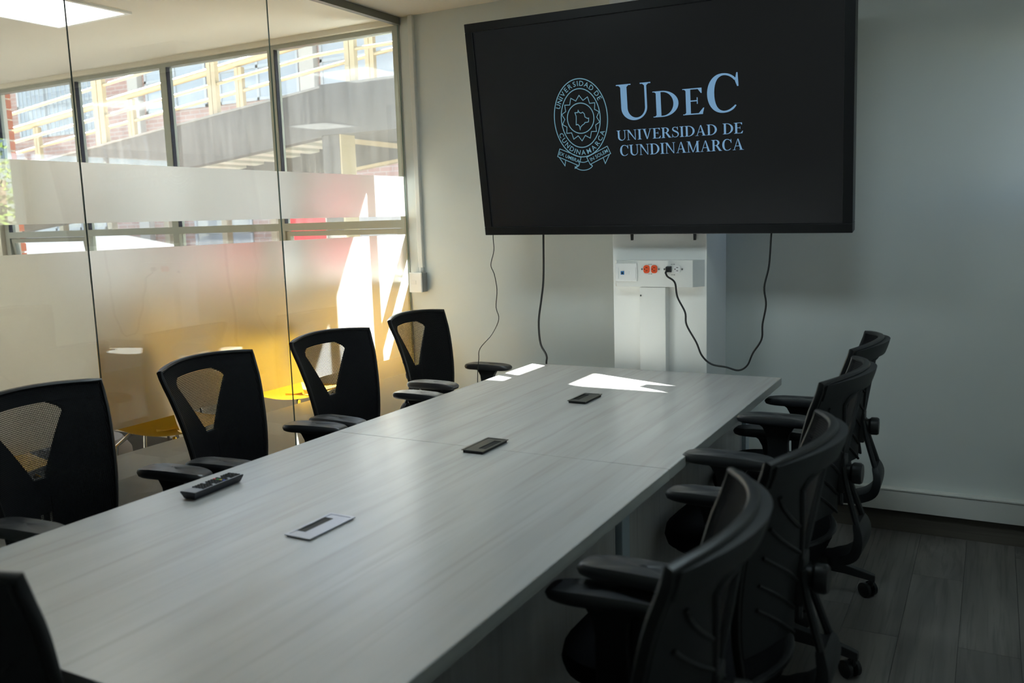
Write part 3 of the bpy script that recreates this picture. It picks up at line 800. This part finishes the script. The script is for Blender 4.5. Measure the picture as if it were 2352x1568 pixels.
cn = thing('conduit', 'thin white conduit running from the ceiling down to the wall switch', 'conduit', (0.092, -0.012, 1.18))
MB().box(-0.015, 0.015, -0.011, 0.0115, 0.026, H - 1.18 - 0.001).build('channel', M['conduit'], cn, bevel=0.004)
MB().cyl((0, 0, 0.0), (0, 0, 0.03), 0.013, 14).build('collar', M['conduit'], cn, smooth=True)
sw = thing('wall_switch', 'boxed white light switch on the wall beside the glass partition', 'light switch', (0.075, 0.0, 1.065))
MB().box(-0.040, 0.046, -0.046, -0.001, 0.002, 0.113).build('back_box', M['greyplastic'], sw, bevel=0.004)
MB().box(-0.043, 0.043, -0.058, -0.046, 0.0, 0.115).build('faceplate', M['white'], sw, bevel=0.005)
MB().box(-0.026, 0.006, -0.0605, -0.058, 0.048, 0.070).build('rocker', M['white'], sw, bevel=0.0012)

def cable(name, label, pts, r, mat=M['cable'], n=6):
    p = catmull(pts, n); c = p[-1]
    o = MB().tube([q - c for q in p], r, 8).build(name, mat, smooth=True, loc=tuple(c))
    return tag(o, label, 'cable')
yb = -0.412
cable('thin_cable', 'thin black cable hanging kinked from the left end of the television', [(0.806, -0.40, 1.42), (0.806, yb, 1.386), (0.808, yb, 1.317), (0.788, yb, 1.245), (0.806, yb, 1.197), (0.818, yb, 1.12), (0.81, yb, 1.032), (0.823, yb, 0.971), (0.779, yb, 0.892), (0.707, yb, 0.817), (0.697, yb, 0.76), (0.689, yb, 0.703), (0.683, yb, 0.60), (0.680, yb, 0.52), (0.665, -0.42, 0.4915), (0.62, -0.45, 0.4905), (0.56, -0.47, 0.4905)], 0.0022, n=5)
cable('signal_cable', 'thick black cable hanging straight from the television behind the table corner', [(1.073, -0.38, 1.43), (1.073, -0.385, 1.387), (1.067, -0.385, 1.177), (1.052, -0.385, 1.07), (1.035, -0.385, 0.962), (1.039, -0.38, 0.853), (1.063, -0.365, 0.789), (1.055, -0.355, 0.72), (1.05, -0.35, 0.40), (1.06, -0.35, 0.006)], 0.0052)
loop = [(1.70, -0.411, 1.204), (1.712, -0.42, 1.19), (1.748, -0.43, 1.165), (1.760, -0.43, 1.10), (1.795, -0.43, 1.032), (1.802, -0.43, 0.975), (1.846, -0.43, 0.898), (1.870, -0.425, 0.839), (1.912, -0.42, 0.801), (1.976, -0.41, 0.789), (2.028, -0.40, 0.776), (2.066, -0.40, 0.80), (2.09, -0.40, 0.855), (2.127, -0.40, 0.918), (2.131, -0.40, 0.985), (2.145, -0.40, 1.07), (2.137, -0.40, 1.145), (2.156, -0.40, 1.239), (2.164, -0.40, 1.368), (2.166, -0.38, 1.41)]
cable('power_cable', 'black power cable looping from the outlet box up to the television', loop, 0.0042)

# ------------------------------------------------------------------ office chairs
def itp(ts, vs):
    ts = np.array(ts); vs = np.array(vs)
    def f(t):
        # smooth monotone-ish interpolation
        i = int(min(max(np.searchsorted(ts, t) - 1, 0), len(ts) - 2))
        u = min(max((t - ts[i]) / (ts[i + 1] - ts[i]), 0), 1)
        a, b, c, d = vs[max(i - 1, 0)], vs[i], vs[i + 1], vs[min(i + 2, len(vs) - 1)]
        m0, m1 = (c - a) / 2, (d - b) / 2
        return float((2 * u ** 3 - 3 * u * u + 1) * b + (u ** 3 - 2 * u * u + u) * m0 + (-2 * u ** 3 + 3 * u * u) * c + (u ** 3 - u * u) * m1)
    return f
bx_x = itp([0, .2, .4, .6, .8, 1.0], [-0.232, -0.226, -0.233, -0.252, -0.280, -0.316])
bx_w = itp([0, .2, .4, .6, .8, 1.0], [0.178, 0.192, 0.206, 0.221, 0.238, 0.251])
def B(s, t, off=0.0):
    return (bx_x(t) + (0.056 + 0.016 * t) * s * s - off * (1 - 0.45 * s * s), bx_w(t) * s, 0.47 + 0.528 * t - 0.0135 * s * s * t * t)
def vline(t):
    if t < 0.47: return 0.12
    if t < 0.84: return 0.12 + (t - 0.47) / 0.37 * 0.44
    u = (t - 0.84) / 0.065
    return 0.56 - 0.17 * u * u

def make_chair():
    root = link('office_chair', None); root.empty_display_size = 0.1
    # front mesh
    ss = np.linspace(-1, 1, 15); ts = np.linspace(0, 1, 19)
    g = MB().sheet(lambda a, b, k: B(a, b), ss, ts)
    uvs = [(float(a) * bx_w(b), float(b) * 0.54) for b in ts for a in ss]
    g.build('mesh_back', M['meshc'], root, smooth=True, uvfn=lambda i: uvs[i], recalc=False)
    # outline frame
    outl = [B(s, 1.0) for s in np.linspace(-1, 1, 17)] + [B(1, t) for t in np.linspace(0.96, 0, 16)] + [B(s, 0) for s in np.linspace(0.8, -0.8, 7)] + [B(-1, t) for t in np.linspace(0, 0.96, 16)]
    fr_ = MB(); path = [Vector(p) - Vector((0.006, 0, 0)) for p in outl]; n = 8; rings = []
    m = len(path)
    for i in range(m):
        t = (path[(i + 1) % m] - path[i - 1]).normalized(); e1 = Vector((1, 0, 0)); e1 = (e1 - t * e1.dot(t)).normalized(); e2 = t.cross(e1)
        rings.append([path[i] + 0.011 * math.cos(2 * math.pi * k / n) * e1 + 0.008 * math.sin(2 * math.pi * k / n) * e2 for k in range(n)])
    rings.append(rings[0]); fr_.loft(rings, cap=False); fr_.build('back_frame', M['black'], root, smooth=True)
    # rear shell: two wings beside the V opening, joined by the top rail
    for sg in (-1, 1):
        tt = np.linspace(0.13, 0.905, 30)
        def wing(a, b, k, sg=sg):
            lo = 0.13 + 0.05 * a if False else b
            s0, s1 = vline(b), 0.99
            s = s0 + (s1 - s0) * a
            bb = b + (0.05 * (1 - a) if b < 0.14 else 0)
            return B(sg * s, bb, 0.022 + 0.010 * k)
        wg = MB().sheet(wing, np.linspace(0, 1, 8), tt, thick=True).build('shell_wing', M['blackgrey'], root, smooth=True)
        for t0 in (0.84, 0.70, 0.57, 0.445, 0.335):
            q = []
            for u in np.linspace(0, 1, 6):
                tq = t0 - 0.185 * u; so = 0.84 * (1 - u) + (vline(max(tq, 0.14)) + 0.08) * u
                q.append(B(sg * so, max(tq, 0.15), 0.0345))
            MB().tube(q, 0.0048, 6).build('rib', M['blackgrey'], wg, smooth=True)
        MB().tube([B(sg * (vline(t) + 0.01), t, 0.031) for t in np.linspace(0.905, 0.40, 16)] + [B(sg * 0.10, 0.34, 0.036)], 0.0075, 8).build('strut', M['blackgrey'], root, smooth=True)
    MB().sheet(lambda a, b, k: B(a, b, 0.016 + 0.022 * k), np.linspace(-0.985, 0.985, 17), np.linspace(0.90, 0.995, 5), thick=True).build('top_rail', M['blackgrey'], root, smooth=True)
    # spine curving under the seat
    def sweep(pts, ws, th):
        P = [Vector((p[0], 0, p[1])) for p in pts]; rings = []
        for i, p in enumerate(P):
            t = (P[min(i + 1, len(P) - 1)] - P[max(i - 1, 0)]).normalized(); nn = Vector((-t.z, 0, t.x))
            w_ = ws[i] / 2; h = th[i] / 2
            rings.append([p + nn * h + Vector((0, -w_, 0)), p + nn * h + Vector((0, w_, 0)), p - nn * h + Vector((0, w_, 0)), p - nn * h + Vector((0, -w_, 0))])
        return MB().loft(rings)
    kx = bx_x(0.38) - 0.04
    for sg in (-1, 1):
        q = [(kx, sg * 0.024, 0.69), (kx - 0.012, sg * 0.030, 0.63), (kx - 0.034, sg * 0.042, 0.56), (kx - 0.05, sg * 0.05, 0.51)]
        MB().tube(catmull(q, 4), 0.0095, 8).build('spine_rail', M['blackgrey'], root, smooth=True)
    sp = catmull([(kx - 0.045, 0, 0.525), (kx - 0.056, 0, 0.48), (kx - 0.040, 0, 0.425), (kx + 0.02, 0, 0.392), (kx + 0.12, 0, 0.383), (0.02, 0, 0.385)], 5)
    npt = len(sp); ws = [0.11 + 0.05 * math.sin(math.pi * min(1, i / (npt * 0.5))) - (0.03 if i > npt * 0.6 else 0) for i in range(npt)]
    sweep([(p.x, p.z) for p in sp], ws, [0.020 + 0.012 * math.sin(math.pi * i / (npt - 1)) for i in range(npt)]).build('spine', M['blackgrey'], root, smooth=True, bevel=0.003)
    MB().cbox((kx + 0.006, 0, 0.665), (0.022, 0.066, 0.115)).build('lumbar_plate', M['blackgrey'], root, bevel=0.006)
    kb = MB().tube([(kx, 0, 0.668), (kx - 0.018, 0, 0.668), (kx - 0.026, 0, 0.668), (kx - 0.046, 0, 0.668), (kx - 0.052, 0, 0.668)], [0.026, 0.026, 0.033, 0.033, 0.029], 20)
    kb.build('lumbar_knob', M['black'], root, smooth=True)
    # seat
    def sup(wx, wy, z, cx=0.02, e=0.55):
        return [(cx + wx * math.copysign(abs(math.cos(a)) ** e, math.cos(a)), wy * math.copysign(abs(math.sin(a)) ** e, math.sin(a)), z) for a in [2 * math.pi * k / 36 for k in range(36)]]
    MB().loft([sup(0.215, 0.215, 0.405), sup(0.242, 0.240, 0.415), sup(0.250, 0.247, 0.44), sup(0.245, 0.243, 0.465), sup(0.225, 0.225, 0.482), sup(0.17, 0.17, 0.487), sup(0.05, 0.05, 0.486)]).build('seat', M['fabric'], root, smooth=True)
    MB().loft([sup(0.19, 0.19, 0.392), sup(0.225, 0.222, 0.400), sup(0.225, 0.222, 0.410)]).build('seat_pan', M['black'], root, smooth=True)
    MB().cbox((0.0, 0, 0.365), (0.24, 0.15, 0.055)).build('mechanism', M['black'], root, bevel=0.008)
    MB().tube([(0.03, -0.07, 0.375), (0.03, -0.20, 0.372), (0.03, -0.26, 0.366)], 0.005, 8).build('lever', M['black'], root)
    # arms
    for sg in (-1, 1):
        ly = sg * 0.277
        out = []
        for k in range(28):
            a = 2 * math.pi * k / 28
            out.append((0.008 + 0.138 * math.copysign(abs(math.cos(a)) ** 0.42, math.cos(a)), 0.044 * math.copysign(abs(math.sin(a)) ** 0.5, math.sin(a)) * (1 - 0.10 * math.cos(a))))
        rg = lambda sc, z, dz=0.0: [(x * sc + 0.0, ly + y * sc, z + (-0.006 * max(0, abs(x) - 0.06) / 0.08 if dz else 0)) for x, y in out]
        pad = MB().loft([rg(0.90, 0.667), rg(0.97, 0.671), rg(1.0, 0.681), rg(0.985, 0.693, 1), rg(0.93, 0.699, 1), rg(0.6, 0.701, 1), rg(0.1, 0.702, 1)]).build('armrest', M['pad'], root, smooth=True)
        prof = [(-0.065, 0.668), (-0.050, 0.655), (-0.037, 0.632), (-0.033, 0.60), (-0.040, 0.43), (-0.040, 0.405), (0.030, 0.405), (0.034, 0.43), (0.036, 0.60), (0.042, 0.632), (0.055, 0.655), (0.075, 0.668)]
        MB().prism(prof, lambda a, b, h: (a, ly + h, b), -0.016, 0.016).build('arm_post', M['black'], pad, bevel=0.004)
        MB().box(-0.045, 0.040, min(ly + 0.016 * sg, 0.10 * sg), max(ly + 0.016 * sg, 0.10 * sg), 0.388, 0.406).build('arm_bracket', M['black'], root, bevel=0.003)
    # base
    MB().lathe([(0.026, 0.13), (0.026, 0.26), (0.015, 0.262), (0.015, 0.345)], 18).build('gas_lift', M['black'], root, smooth=True)
    MB().lathe([(0.030, 0.082), (0.044, 0.09), (0.048, 0.125), (0.040, 0.150), (0.027, 0.155)], 20).build('base_hub', M['black'], root, smooth=True)
    for k in range(5):
        a = 2 * math.pi * k / 5 + 0.62
        e = Vector((math.cos(a), math.sin(a), 0)); f = Vector((-e.y, e.x, 0)); rings = []
        for r_, z, w_, h in ((0.03, 0.118, 0.058, 0.05), (0.12, 0.116, 0.052, 0.042), (0.22, 0.103, 0.044, 0.032), (0.30, 0.086, 0.036, 0.026), (0.325, 0.078, 0.030, 0.026)):
            p = e * r_ + Vector((0, 0, z))
            rings.append([p + f * w_ / 2 - Vector((0, 0, h / 2)), p + f * w_ * 0.36 + Vector((0, 0, h / 2)), p - f * w_ * 0.36 + Vector((0, 0, h / 2)), p - f * w_ / 2 - Vector((0, 0, h / 2))])
        lg = MB().loft(rings).build('base_leg', M['black'], root, bevel=0.003)
        c = e * 0.312
        cs = MB()
        ca = a + 0.9; d = Vector((math.cos(ca), math.sin(ca), 0))
        cs.cyl(c + Vector((0, 0, 0.07)), c + Vector((0, 0, 0.045)), 0.008, 8)
        cc = c + Vector((-d.y, d.x, 0)) * 0.016 + Vector((0, 0, 0.028))
        for q in (-1, 1):
            cs.tube([cc + d * q * 0.007, cc + d * q * 0.010, cc + d * q * 0.023, cc + d * q * 0.026], [0.024, 0.028, 0.028, 0.022], 18)
        cs.cyl(cc - d * 0.02, cc + d * 0.02, 0.008, 8)
        cs.tube([c + Vector((0, 0, 0.052)), cc + Vector((0, 0, 0.012))], 0.011, 8)
        cs.build('caster', M['black'], lg, smooth=True)
    return root

chair0 = make_chair()
CH = [  # x, y, rotation, arm lift, base turn, label
    (0.70, -2.60, 7, 0.0, 'black mesh office chair nearest the camera in the row along the glass'),
    (0.715, -1.928, 8, 0.0, 'black mesh office chair along the glass, beside the remote control'),
    (0.704, -1.260, -1.5, 0.0, 'black mesh office chair along the glass, second from the wall switch'),
    (0.616, -0.462, 1, 0.0, 'black mesh office chair in the corner below the wall switch'),
    (1.535, -3.275, 91, 0.0, 'black mesh office chair at the near end of the table, cut by the left edge'),
    (2.350, -2.885, 185.0, 0.0, 'black mesh office chair nearest the camera on the right side of the table'),
    (2.385, -2.295, 179.0, 0.045, 'black mesh office chair on the right, second from the camera'),
    (2.350, -1.436, 177.5, 0.064, 'black mesh office chair on the right with arms raised to the table edge'),
    (2.327, -0.809, 181.2, 0.0, 'black mesh office chair on the right nearest the television wall'),
]
for i, (x, y, rz, lift, lab) in enumerate(CH):
    c = chair0 if i == 0 else copy_tree(chair0)
    c.location = (x, y, 0); c.rotation_euler = (0, 0, math.radians(rz))
    tag(c, lab, 'chair', 'black mesh chairs around the conference table')
    CH[i] = c
for i, (x, y, rz, lift) in enumerate([(0, 0, 0, 0.0)] * 6 + [(0, 0, 0, 0.045), (0, 0, 0, 0.064), (0, 0, 0, 0.0)]):
    if lift:
        for ch in CH[i].children:
            if ch.name.split('.')[0] == 'armrest': ch.location.z += lift

# ------------------------------------------------------------------ hall furniture beyond the glass
def yellow_chair():
    r = link('yellow_chair', None); r.empty_display_size = 0.1
    P = catmull([(0.24, 0, 0.455), (0.20, 0, 0.47), (0.0, 0, 0.452), (-0.15, 0, 0.452), (-0.205, 0, 0.50), (-0.235, 0, 0.62), (-0.27, 0, 0.82), (-0.278, 0, 0.86)], 4)
    n = len(P)
    def sh(a, b, k):
        p = P[int(b)]; t = (P[min(int(b) + 1, n - 1)] - P[max(int(b) - 1, 0)]).normalized(); nn = Vector((t.z, 0, -t.x))
        wdt = 0.225 - 0.035 * abs(b / (n - 1) - 0.5) ** 2 * 4
        return p + nn * (0.012 * k) + Vector((0.0, a * wdt, 0.03 * a * a if b < n * 0.55 else 0)) + Vector((0.03 * a * a if b >= n * 0.55 else 0, 0, 0))
    MB().sheet(sh, np.linspace(-1, 1, 9), list(range(n)), thick=False).build('seat_shell', M['yellow'], r, smooth=True)
    for sx, sy in ((1, 1), (1, -1), (-1, 1), (-1, -1)):
        MB().tube([(sx * 0.12, sy * 0.13, 0.448), (sx * 0.17, sy * 0.17, 0.40), (sx * 0.22, sy * 0.20, 0.0)], 0.009, 8).build('leg', M['chrome'], r, smooth=True)
    return r
yc = yellow_chair()
for i, (x, y, rz, lab) in enumerate([(-0.47, -0.50, 88, 'yellow plastic chair beyond the glass nearest the window'),
                                     (-0.46, -1.38, 93, 'yellow plastic chair beyond the glass behind the third office chair'),
                                     (-0.50, -2.28, 84, 'yellow plastic chair blurred by the frosted glass at the left edge'),
                                     (-1.42, -0.72, -95, 'yellow plastic chair farther from the glass, turned away from the hall window')]):
    c = yc if i == 0 else copy_tree(yc)
    c.location = (x, y, 0.0085); c.scale = (1.08, 1.08, 1.12); c.rotation_euler = (0, 0, math.radians(rz)); tag(c, lab, 'chair', 'yellow plastic chairs in the hall')
mt = thing('floor_mat', 'dark charcoal floor mat under the yellow chairs beyond the glass', 'mat', (-1.45, -1.45, 0))
MB().box(-1.35, 1.35, -1.35, 1.35, 0.0005, 0.008).build('pile', M['mat'], mt)
MB().box(-1.37, -1.35, -1.37, 1.37, 0.0005, 0.006).box(1.35, 1.37, -1.37, 1.37, 0.0005, 0.006).build('edging', M['black'], mt)
pf = thing('pouf', 'grey fabric pouf seen low through the clear strip of the glass', 'pouf', (-0.95, -1.55, 0.0085))
MB().lathe([(0.20, 0.01), (0.235, 0.05), (0.25, 0.2), (0.24, 0.38), (0.20, 0.44), (0.08, 0.455)], 28).build('cushion', M['greyfab'], pf, smooth=True)
MB().lathe([(0.15, 0.0), (0.17, 0.012)], 20).build('foot', M['black'], pf)

# ------------------------------------------------------------------ outdoors
struct(MB().box(-40, HX - 0.15, -30, 0.25, -0.35, -0.15).build('ground', M['paving']), 'paving beyond the far end of the hall')
struct(MB().box(-40, 12, 0.25, 40, -0.35, -0.15).build('ground', M['paving']), 'sunlit pale paving outside')
RY0, RY1 = 2.05, 3.35
def rz_(x): return 2.288 + (x + 6.35) * 0.1012        # ramp top line
LX = -2.33                                            # ramp meets the landing
rp = thing('concrete_ramp', 'weathered concrete ramp rising outside the hall window', 'ramp', (-6.0, 2.7, -0.15))
ro = (6.0, -2.7, 0.15)
def slab(x0, x1, za, zb, y0, y1, t0, t1): # sloped beam: top line za..zb, bottom t0..t1
    return MB().add([(x0, y0, t0), (x1, y0, t1), (x1, y1, t1), (x0, y1, t0), (x0, y0, za), (x1, y0, zb), (x1, y1, zb), (x0, y1, za)],
                    [(0, 3, 2, 1), (4, 5, 6, 7), (0, 1, 5, 4), (1, 2, 6, 5), (2, 3, 7, 6), (3, 0, 4, 7)])
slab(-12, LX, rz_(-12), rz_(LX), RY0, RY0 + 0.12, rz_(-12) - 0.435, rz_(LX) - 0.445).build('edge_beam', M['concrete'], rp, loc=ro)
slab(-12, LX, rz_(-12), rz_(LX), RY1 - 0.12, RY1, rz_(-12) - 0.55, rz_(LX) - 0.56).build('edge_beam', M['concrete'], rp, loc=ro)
slab(-12, LX, rz_(-12) - 0.16, rz_(LX) - 0.16, RY0 + 0.12, RY1 - 0.12, rz_(-12) - 0.30, rz_(LX) - 0.30).build('deck', M['concrete2'], rp, loc=ro)
for k in range(26):
    x = -9.2 + k * 0.27; z = rz_(x) - 0.30
    MB().add([(x, RY0 + 0.12, z - 0.045), (x + 0.13, RY0 + 0.12, z - 0.032), (x + 0.13, RY1 - 0.12, z - 0.032), (x, RY1 - 0.12, z - 0.045), (x, RY0 + 0.12, z - 0.001), (x + 0.13, RY0 + 0.12, z + 0.012), (x + 0.13, RY1 - 0.12, z + 0.012), (x, RY1 - 0.12, z - 0.001)],
             [(0, 3, 2, 1), (4, 5, 6, 7), (0, 1, 5, 4), (1, 2, 6, 5), (2, 3, 7, 6), (3, 0, 4, 7)]).build('deck_rib', M['deck'], rp, loc=ro)
slab(-12, LX, rz_(-12) + 0.0, rz_(LX) + 0.0, RY0 - 0.01, RY0 + 0.13, rz_(-12) - 0.02, rz_(LX) - 0.02).build('coping', M['concrete2'], rp, loc=ro)
LZ = 2.70
ld = thing('landing', 'level concrete landing at the top of the ramp', 'landing', (0.5, 2.7, -0.15))
lo = (-0.5, -2.7, 0.15)
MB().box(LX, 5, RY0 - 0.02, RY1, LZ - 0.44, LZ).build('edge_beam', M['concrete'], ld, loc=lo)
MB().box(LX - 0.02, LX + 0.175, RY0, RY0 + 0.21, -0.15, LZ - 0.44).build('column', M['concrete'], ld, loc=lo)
MB().box(LX + 0.175, LX + 0.19, RY0 + 0.005, RY0 + 0.205, -0.15, LZ - 0.44).build('downpipe_cover', M['cream'], ld, loc=lo)
slab(-2.85, 1.5, 2.335, 1.68, RY0 + 0.93, RY0 + 1.01, 2.285, 1.63).build('stringer', M['cream'], ld, loc=lo)
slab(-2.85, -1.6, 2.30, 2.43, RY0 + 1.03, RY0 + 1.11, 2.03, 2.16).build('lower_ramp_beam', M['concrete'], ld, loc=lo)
slab(-2.85, -1.6, 2.035, 2.166, RY0 + 1.02, RY0 + 1.12, 2.005, 2.136).build('stringer', M['cream'], ld, loc=lo)

def railing(name, label, y, posts, hts, rad, x0, x1, top):
    t = thing(name, label, 'railing', ((x0 + x1) / 2, y, 2.2))
    o_ = (-(x0 + x1) / 2, -y, -2.2)
    zf = lambda x: rz_(x) if x < LX else LZ
    for (px, wd, ht) in posts:
        for q in (-1, 1):
            MB().cbox((px + q * (wd * 0.26), y, zf(px) + ht / 2 - 0.02), (wd * 0.46, 0.05, ht)).build('post', M['cream'], t, loc=o_)
    for h, r_ in zip(hts, rad):
        pts = [(x0, y, rz_(x0) + h), (LX - 0.15, y, rz_(LX - 0.15) + h), (LX + 0.15, y, LZ + h - 0.01), (x1, y, LZ + h + 0.02)]
        MB().tube(pts, r_, 10).build('rail', M['cream'], t, smooth=True, loc=o_)
railing('pipe_railing', 'cream pipe railing on the near edge of the ramp', RY0 + 0.06, [(-7.1, 0.17, 0.95), (-5.41, 0.17, 0.95), (-3.72, 0.115, 0.95), (-2.02, 0.11, 0.95), (-0.3, 0.11, 0.95)], [0.95, 0.605, 0.29], [0.032, 0.016, 0.016], -12, 4, 0.95)
railing('pipe_railing', 'cream pipe railing with a thick handrail on the far edge of the ramp', RY1 - 0.06, [(-8.3, 0.11, 0.80), (-6.4, 0.11, 0.80), (-4.55, 0.11, 0.80), (-2.7, 0.11, 0.80), (-0.8, 0.11, 0.80)], [0.83, 0.52, 0.24, 0.05], [0.042, 0.02, 0.02, 0.02], -12, 4, 0.8)

# brick building across the yard
BY = 7.0
bd = thing('brick_building', 'sunlit pink brick building with tall windows behind the ramp', 'building', (-8, BY + 1, -0.15))
bo = (8, -BY - 1, 0.15)
MB().box(-22, 6, BY, BY + 0.3, -0.15, 5.2).build('brick_wall', M['brick'], bd, loc=bo)
for k, (x0, x1, z0, z1) in enumerate([(-14.4, -11.75, 3.35, 5.0), (-10.6, -9.05, 3.55, 5.0), (-8.75, -6.95, 3.55, 5.0), (-6.5, -4.4, 3.45, 5.0), (-4.1, -2.0, 3.45, 5.0), (-17.5, -15.2, 3.35, 5.0), (-14.3, -12.0, 1.0, 2.4), (-9.6, -8.2, 0.9, 2.2), (-6.0, -4.0, 0.6, 2.1)]):
    wf = MB()
    wf.box(x0, x1, BY - 0.03, BY - 0.005, z0, z0 + 0.05).box(x0, x1, BY - 0.03, BY - 0.005, z1 - 0.05, z1).box(x0, x0 + 0.05, BY - 0.03, BY - 0.005, z0, z1).box(x1 - 0.05, x1, BY - 0.03, BY - 0.005, z0, z1)
    nb = max(2, int((x1 - x0) / 0.75))
    for q in range(1, nb):
        xm = x0 + (x1 - x0) * q / nb; wf.box(xm - 0.025, xm + 0.025, BY - 0.03, BY - 0.005, z0, z1)
    wf.box(x0, x1, BY - 0.03, BY - 0.005, z0 + (z1 - z0) * 0.36, z0 + (z1 - z0) * 0.36 + 0.05)
    fo = wf.build('window_frame', M['bframe'], bd, loc=bo)
    MB().box(x0, x1, BY - 0.012, BY - 0.002, z0, z1).build('window_glass', M['bwin'], fo)
    if k == 0:
        gr = MB(); rg_ = random.Random(2)
        for q in range(19):
            xg = x0 + 0.1 + q * 0.135; gr.box(xg - 0.008, xg + 0.008, BY - 0.06, BY - 0.045, z0, z1)
            zz = z0 + 0.3 + (q % 3) * 0.25; gr.box(xg, xg + 0.13, BY - 0.06, BY - 0.045, zz, zz + 0.016)
        gr.build('window_grille', M['bframe'], fo)
for x0, x1 in ((-10.95, -10.68), (-6.85, -6.55), (-15.0, -14.7)):
    MB().box(x0, x1, BY - 0.12, BY, -0.15, 5.2).build('pilaster', M['render'], bd, loc=bo)
MB().box(-9.05, 6, BY - 0.05, BY, 2.75, 3.4).build('spandrel', M['render'], bd, loc=bo)
MB().box(-22.2, 6.2, BY - 0.4, BY + 0.5, 5.2, 5.4).build('eaves', M['render'], bd, loc=bo)
for x in (-12.6, -11.2, -9.7, -8.3, -7.2):
    MB().cbox((x, BY - 0.5, 0.75), (0.12, 0.12, 1.8)).build('walkway_post', M['cream'], bd, loc=bo)

# red brick pier just outside the window
bp_ = thing('brick_pier', 'red brick pier outside the left end of the hall window', 'pier', (-4.92, 0.62, -0.15))

MB().box(-0.105, 0.105, -0.105, 0.105, 0.0, 3.4).build('mortar_core', M['mortar'], bp_)
bm_ = MB().box(-0.12, 0.12, -0.12, 0.12, 0.006, 0.082).mesh('brick', M['brickred'], bevel=0.004)
for k in range(37):
    o = link('brick', bm_, bp_, (0, 0, k * 0.091), (0, 0, (k % 2) * math.pi / 2))

# white canopy and crimson banner
cp = thing('canopy', 'white fabric canopy roof below the level of the ramp', 'canopy', (-9.0, 4.2, -0.15))
cg = [[(-2.6, 0.22, 1.10), (0.35, 0.22, 1.08), (2.1, 0.22, 1.00)], [(-2.6, 0.5, 1.56), (0.35, 0.5, 1.57), (2.35, 0.5, 1.27)], [(-2.6, 1.3, 1.22), (0.35, 1.3, 1.22), (2.1, 1.3, 1.12)]]
MB().sheet(lambda a, b, k: (cg[b][a][0], cg[b][a][1], cg[b][a][2] - 0.02 * k), [0, 1, 2], [0, 1, 2], thick=True).build('canopy_cloth', M['canopy'], cp)
for x, y in ((-2.5, 0.3), (2.0, 0.3), (2.0, 1.2), (-2.5, 1.2)):
    MB().cyl((x, y, 0), (x, y, 1.02), 0.025, 10).build('canopy_post', M['bframe'], cp)
bn = thing('banner', 'crimson red banner standing under the ramp outside the window', 'banner', (-4.02, 3.62, -0.15))
MB().box(-0.33, 0.33, -0.008, 0.008, 0.5, 2.04).build('cloth', M['banner'], bn)
for s_ in (-0.33, 0.33):
    MB().cyl((s_, 0, 0.0), (s_, 0, 2.08), 0.012, 8).build('pole', M['bframe'], bn)

# tree beyond the side window (mirrored in the glass partition)
tr_ = thing('tree', 'leafy green tree mirrored in the glass at the left edge', 'tree', (6.4, 1.45, -0.15))
MB().tube([(0, 0, 0), (0.05, 0.02, 1.0), (0.0, 0.1, 2.2)], [0.12, 0.09, 0.05], 10).build('trunk', M['bark'], tr_, smooth=True)
rt = random.Random(9); lv = MB()
for k in range(2600):
    a, b, r_ = rt.uniform(0, 2 * math.pi), rt.uniform(-1, 1), rt.random() ** 0.4
    c = Vector((1.1 * r_ * math.cos(a) * math.sqrt(1 - b * b), 1.3 * r_ * math.sin(a) * math.sqrt(1 - b * b), 2.35 + 1.2 * r_ * b))
    d1 = Vector((rt.gauss(0, 1), rt.gauss(0, 1), rt.gauss(0, 1))).normalized(); d2 = d1.orthogonal().normalized()
    s_ = rt.uniform(0.03, 0.06)
    lv.add([c - d1 * s_, c + d2 * s_ * 0.5, c + d1 * s_, c - d2 * s_ * 0.5], [(0, 1, 2, 3)])
fo = lv.build('foliage', M['leaf'], tr_, recalc=False); fo['kind'] = 'stuff'
